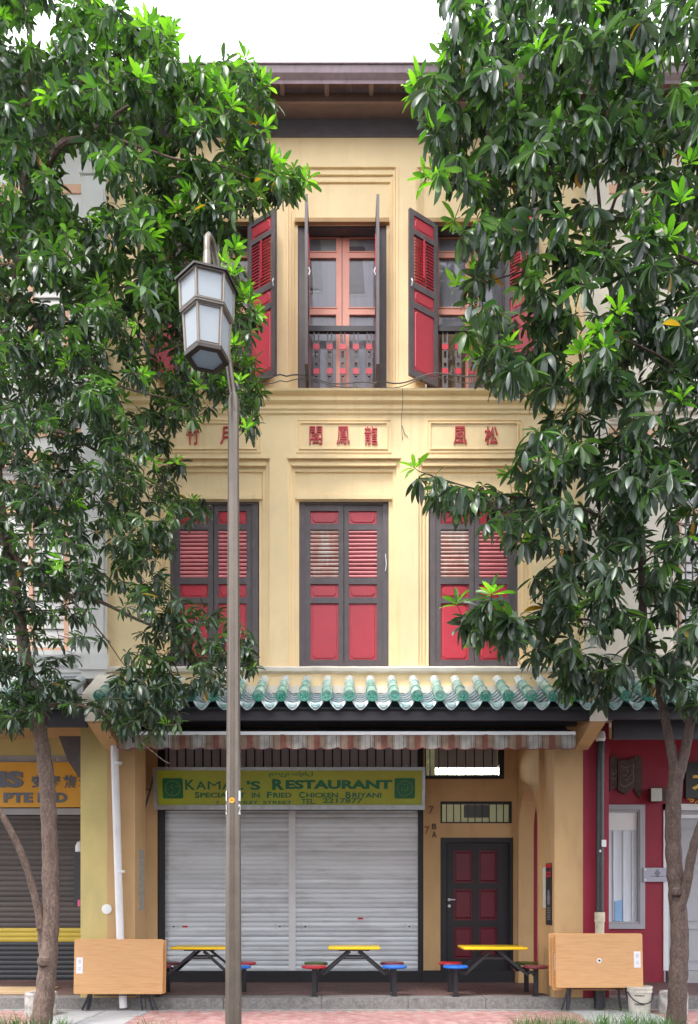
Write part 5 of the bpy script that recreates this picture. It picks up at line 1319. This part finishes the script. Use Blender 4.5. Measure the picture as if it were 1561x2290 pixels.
    V = np.concatenate(LV); Fa = np.concatenate(LF); C = np.concatenate(LC).astype('f')
    me = bpy.data.meshes.new('crown'); me.vertices.add(len(V)); me.vertices.foreach_set('co', V.astype('f').ravel())
    me.loops.add(Fa.size); me.loops.foreach_set('vertex_index', Fa.astype('i').ravel())
    me.polygons.add(len(Fa)); me.polygons.foreach_set('loop_start', np.arange(0, Fa.size, 4, dtype='i')); me.polygons.foreach_set('use_smooth', np.ones(len(Fa), bool))
    me.update(calc_edges=True)
    at = me.color_attributes.new('leafcol', 'FLOAT_COLOR', 'POINT'); at.data.foreach_set('color', C.ravel()); me.materials.append(MAT['leaf'])
    o = bpy.data.objects.new('crown', me); COL.objects.link(o); o.parent = T; o['kind'] = 'stuff'
    print(name, 'rosettes', len(ros), 'leaves', len(info), 'tries', tries)
    return T

polyL = [(-160,-120),(290,-120),(285,-20),(300,30),(345,25),(375,5),(412,60),(418,100),(400,135),(460,118),(520,112),(550,105),(604,150),(608,190),(634,218),(608,300),(604,322),(645,350),(702,385),(708,425),(692,475),(650,458),(590,482),(540,505),(552,545),(545,590),(550,620),(592,650),(604,690),(580,760),(594,800),(607,900),(592,950),(590,1012),(560,1008),(535,962),(480,925),(430,975),(370,1000),(365,1010),(430,1015),(436,1080),(385,1090),(470,1108),(492,1150),(452,1205),(405,1225),(378,1265),(425,1335),(500,1350),(565,1362),(580,1450),(592,1505),(520,1565),(435,1565),(432,1625),(330,1690),(250,1655),(190,1610),(110,1600),(70,1660),(-160,1680)]
holesL = [(185,400,52,75,.0),(250,450,40,40,.35),(250,1405,62,95,.03),(150,1420,60,70,.4),(225,1180,40,28,.3),(100,640,50,30,.3),(60,1440,50,60,.5),(110,1000,30,20,.3),(300,1100,160,90,.85),(200,1500,60,40,.15),(330,1500,120,50,.95),(350,1330,70,60,.9),(80,1180,70,45,.9),(40,70,40,45,.35),(100,75,32,55,.1),(280,420,35,40,.5),(280,850,60,35,.8),(140,860,60,35,.8),(170,1020,200,60,.8)]
brightL = [(a, b_, d, 1) for a, b_, d in ((30,385,8.6),(12,330,8.6),(205,70,8.8),(215,110,8.8),(385,62,9),(385,95,9),(520,235,8.9),(505,205,8.9),(548,130,9.2),(600,185,9.1),(598,285,9.0),(690,398,9.1),(672,430,9.1),(625,372,9.1),(498,585,8.7),(528,552,8.7),(520,610,8.6),(562,672,8.8),(575,705,8.8),(520,770,8.8),(535,850,8.8),(550,960,8.8),(120,560,8.5),(395,1035,8.9),(345,1040,9),(345,560,8.9),(360,500,8.9),(395,470,9),(305,735,8.4),(20,520,8.6),(430,290,8.8),(540,330,8.9),(125,1290,8.5),(560,1500,9.3),(480,180,9))]
def drL(a, b_):
    if b_ > 1480: return (8.6, 10.0)
    if 340 < a: return (8.5, 10.3)
    return (7.9, 10.5)
trunkL = [[(88,2345,9.25,.150),(92,2290,9.25,.135),(103,2200,9.3,.118),(112,2080,9.35,.108),(113,1950,9.4,.104),(110,1850,9.4,.100),(104,1740,9.4,.096),(90,1640,9.4,.092),(70,1545,9.4,.085),(55,1460,9.4,.078),(38,1340,9.4,.07),(18,1230,9.4,.065),(2,1130,9.4,.06),(-8,980,9.4,.055),(2,820,9.4,.05),(30,650,9.4,.045),(60,480,9.4,.04),(45,300,9.4,.032),(70,120,9.4,.024),(50,-60,9.4,.016)],
          [(97,2130,9.33,.06),(88,2050,9.3,.048),(66,1960,9.2,.044),(40,1890,9.1,.042),(0,1815,9.0,.038),(-60,1720,8.9,.034)]]
limbL = [[(94,1610,9.4,.034),(110,1580,9.3,.028),(160,1575,9.2,.02),(225,1592,9.2,.015),(290,1640,9.2,.010),(365,1700,9.2,.005),(380,1706,9.2,.003)],
         [(15,1210,9.4,.05),(70,1290,9.3,.036),(150,1330,9.3,.03),(215,1342,9.3,.024),(330,1395,9.4,.018),(480,1445,9.4,.008)],
         [(150,1330,9.3,.02),(230,1420,9.2,.010),(280,1490,9.2,.006),(330,1540,9.2,.005)],
         [(0,1000,9.4,.045),(40,930,9.2,.036),(60,960,9.0,.032),(130,965,9.0,.024),(220,1010,9.2,.018),(360,1090,9.4,.010)],
         [(40,600,9.4,.04),(90,420,9.1,.040),(130,330,8.8,.042),(180,312,8.8,.036),(250,308,8.8,.028)],[(250,308,8.8,.020),(330,335,8.9,.016),(400,357,8.9,.012),(470,362,9,.008),(560,400,9.1,.005)],
         [(250,312,8.8,.014),(300,400,8.9,.01),(330,520,9,.007)],
         [(60,470,9.4,.032),(160,220,9.3,.026),(250,130,9.3,.018),(370,80,9.3,.010)],
         [(30,650,9.4,.03),(130,780,9.0,.022),(260,860,9,.015),(420,900,9.2,.008)],
         [(2,820,9.4,.03),(120,700,9.6,.022),(300,640,9.6,.014),(480,700,9.6,.008)],
         [(180,312,8.8,.024),(300,230,9.2,.018),(460,170,9.4,.011),(570,160,9.4,.006)]]
knotsL = [(96,2150,9.22,.075),(84,2078,9.25,.018),(128,1700,9.36,.025)]
cfgL = dict(base=lambda a, b_: .82 if b_ < 850 else (1.25 if a < 300 else 1), rk=.92, seed=1.3, young=lambda a, b_: .13 if b_ < 900 else .015, edge=lambda a, b_: .45 if b_ < 1000 else .06, mid=lambda a, b_: .40 if b_ < 850 else .12, size=lambda a, b_: 1.0 if b_ < 700 else .80, hang=10, knots=knotsL)
tree('street_tree', 'leafy tree at the left whose leaning trunk forks near its base', P3(88, 2345, 9.25), trunkL, limbL, polyL, holesL, brightL, 2900, .175, drL, 'bark_left', cfgL)

polyR = [(965,-120),(958,0),(942,30),(980,70),(986,122),(958,130),(903,175),(918,235),(958,245),(942,290),(958,335),(1000,352),(945,388),(942,440),(962,470),(1000,470),(1062,440),(1042,480),(990,500),(1030,585),(1082,600),(1015,620),(1008,685),(1060,695),(1015,745),(1035,800),(1028,850),(1080,895),(1115,885),(1182,885),(1185,950),(1142,1000),(1110,1058),(1050,1065),(965,1028),(905,1028),(902,1075),(942,1112),(950,1152),(1020,1165),(1078,1175),(1082,1245),(1130,1238),(1182,1245),(1160,1292),(1062,1315),(998,1335),(1008,1380),(995,1400),(955,1430),(1040,1436),(1080,1445),(1068,1490),(1112,1515),(1150,1485),(1230,1520),(1255,1585),(1345,1600),(1400,1562),(1430,1540),(1490,1560),(1570,1640),(1720,1600),(1720,-120)]
holesR = [(1335,410,52,36,.05),(1440,400,50,26,.15),(1320,640,52,50,.08),(1235,620,30,28,.2),(1360,950,42,42,.1),(1290,940,28,30,.2),(1270,1190,36,22,.25),(1470,1220,32,70,.25),(1530,1300,40,100,.3),(1410,1290,22,60,.25),(1330,1430,45,45,.3),(1190,1270,26,20,.4),(1500,145,42,28,.25),(1300,1110,60,20,.6),(1230,1440,50,30,.5),(1170,1330,70,40,.75),(1480,1470,30,40,.4),(1540,980,22,30,.3),(1170,860,40,30,.6),(1390,500,20,90,.5),(1085,700,70,130,.55),(1150,1010,60,70,.6),(1100,1300,80,60,.6)]
brightR = [(a, b_, d, 1) for a, b_, d in ((935,180,9.2),(930,215,9.2),(950,400,9.2),(975,395,9.2),(1015,500,9.2),(1060,625,9.3),(1020,640,9.3),(1455,485,8.2),(1520,445,8.2),(1440,530,8.3),(1500,530,8.2),(1340,745,8.3),(1300,780,8.3),(1355,780,8.2),(1385,690,8.3),(1075,820,9.2),(1050,790,9.2),(1380,600,9.0),(1300,570,9.0),(1130,400,9.3),(925,1045,9.3),(1240,1060,9.2),(1420,160,8.4),(1545,360,8.3),(1290,345,9),(1185,330,9.1),(1110,545,9.1),(1060,600,9.2),(1180,1230,9.0),(1070,1430,9.2),(1020,1350,9.2))]
def drR(a, b_):
    if b_ > 1450: return (8.4, 10.0)
    return (7.7, 10.4)
trunkR = [[(1508,2350,9.1,.128),(1512,2290,9.1,.122),(1517,2180,9.15,.120),(1520,2090,9.2,.112),(1514,2000,9.25,.108),(1506,1900,9.3,.104),(1506,1800,9.3,.100),(1514,1720,9.3,.098)],
          [(1513,1735,9.3,.082),(1500,1670,9.3,.062),(1484,1590,9.35,.058),(1462,1490,9.4,.056),(1442,1420,9.4,.053),(1436,1300,9.4,.05),(1432,1180,9.4,.047),(1412,1000,9.4,.042),(1396,850,9.4,.038),(1378,720,9.4,.036),(1362,620,9.4,.03),(1350,540,9.4,.024),(1338,430,9.4,.021),(1328,330,9.4,.017),(1270,260,9.4,.012)],
          [(1516,1735,9.3,.082),(1532,1680,9.25,.066),(1548,1600,9.2,.06),(1575,1530,9.1,.056),(1625,1400,9,.05),(1640,1200,9,.044),(1600,900,9,.036),(1590,600,9,.03),(1560,300,9,.02)],
          [(1516,2045,9.2,.075),(1535,1980,9.15,.062),(1550,1900,9.1,.058),(1580,1820,9.05,.052),(1660,1700,9,.045)]]
limbR = [[(1466,1500,9.4,.03),(1440,1440,9.3,.026),(1390,1405,9.2,.022),(1300,1385,9.2,.016),(1180,1400,9.3,.010),(1040,1385,9.4,.006)],
         [(1436,1250,9.4,.035),(1380,1180,9.3,.026),(1280,1130,9.3,.02),(1150,1110,9.4,.014),(1050,1090,9.4,.010),(940,1055,9.4,.005)],
         [(1396,850,9.4,.026),(1300,860,9.2,.018),(1180,830,9.2,.012),(1080,830,9.3,.006)],
         [(1364,610,9.4,.022),(1320,585,9.3,.017),(1250,592,9.3,.013),(1160,610,9.3,.010),(1060,640,9.4,.005)],
         [(1366,620,9.4,.026),(1362,500,9.3,.023),(1380,430,9.2,.020),(1400,330,9.1,.016),(1440,150,9,.011),(1450,-40,9,.007)],
         [(1330,350,9.4,.016),(1240,240,9.3,.012),(1120,230,9.3,.009),(990,200,9.3,.005)],
         [(1330,360,9.4,.014),(1200,420,9.3,.011),(1050,400,9.3,.007),(970,410,9.3,.004)],
         [(1590,600,9,.02),(1500,560,8.6,.015),(1440,500,8.4,.010)],[(1600,900,9,.024),(1480,800,8.7,.016),(1370,750,8.5,.010)],
         [(1630,1300,9,.03),(1560,1100,9,.018),(1500,1050,9,.010)],[(1570,400,9,.02),(1500,260,8.8,.012),(1440,200,8.7,.007)]]
knotsR = [(1512,1995,9.16,.06)]
cfgR = dict(base=lambda a, b_: 1, rk=.88, seed=4.1, young=lambda a, b_: .06 if b_ < 900 else .012, edge=lambda a, b_: .34 if b_ < 900 else .06, mid=lambda a, b_: .12 if b_ < 900 else .05, size=lambda a, b_: 1.0, hang=30, knots=knotsR)
tree('street_tree', 'dark-leaved tree at the right whose trunk splits in two in front of the crimson wall', P3(1508, 2350, 9.1), trunkR, limbR, polyR, holesR, brightR, 1700, .215, drR, 'bark_right', cfgR)

# small sprig low on the left stem
# ================================================================== GRASS
def blades(n, xr, yr, hmin, hmax, seed):
    r = random.Random(seed); vs = []; fs = []; cols = []
    for _ in range(n):
        cx_, cy_ = r.uniform(*xr), r.uniform(*yr)
        for k in range(r.randint(5, 9)):
            az = r.uniform(0, 6.28); h = r.uniform(hmin, hmax); ln = r.uniform(.3, 1.0)*h; wd = r.uniform(.003, .0055); x, y = cx_+r.uniform(-.03, .03), cy_+r.uniform(-.03, .03)
            dx, dy = math.cos(az), math.sin(az); o = len(vs)
            for t in (0, .35, .7, 1):
                hh = h*(t-.42*t*t*t*(ln/h)); ox = ln*t*t; ww = wd*(1-t*.9)
                vs += [(x+dx*ox-dy*ww, y+dy*ox+dx*ww, -.03+hh), (x+dx*ox+dy*ww, y+dy*ox-dx*ww, -.03+hh)]
            fs += [(o, o+1, o+3, o+2), (o+2, o+3, o+5, o+4), (o+4, o+5, o+7, o+6)]
            s = r.uniform(.5, 1.3); cols += [(.06*s, .15*s, .03*s, 1)]*8
    return vs, fs, cols
allv, allf, allc = [], [], []
for (n, xr, yr, h0, h1) in ((90, (-4.5, -3.25), (-2.2, -1.55), .14, .34), (7, (-2.6, -1.9), (-1.9, -1.6), .14, .32), (240, (1.95, 3.75), (-2.3, -1.55), .14, .34), (34, (3.5, 4.6), (-2.1, -1.6), .12, .30), (8, (2.9, 3.6), (-1.75, -1.55), .30, .42), (9, (1.3, 1.9), (-1.9, -1.6), .10, .2), (240, (-9, 9), (-3.5, -2.4), .06, .16)):
    v_, f_, c_ = blades(n, xr, yr, h0, h1, n); o = len(allv); allv += v_; allf += [tuple(i+o for i in f) for f in f_]; allc += c_
me = bpy.data.meshes.new('grass'); me.from_pydata(allv, [], allf); me.update()
at = me.color_attributes.new('leafcol', 'FLOAT_COLOR', 'POINT'); at.data.foreach_set('color', np.array(allc, 'f').ravel()); me.materials.append(MAT['leaf'])
o = bpy.data.objects.new('grass', me); COL.objects.link(o); o['kind'] = 'stuff'; o['label'] = 'green grass tufts in the planting bed along the bottom edge'; o['category'] = 'grass'
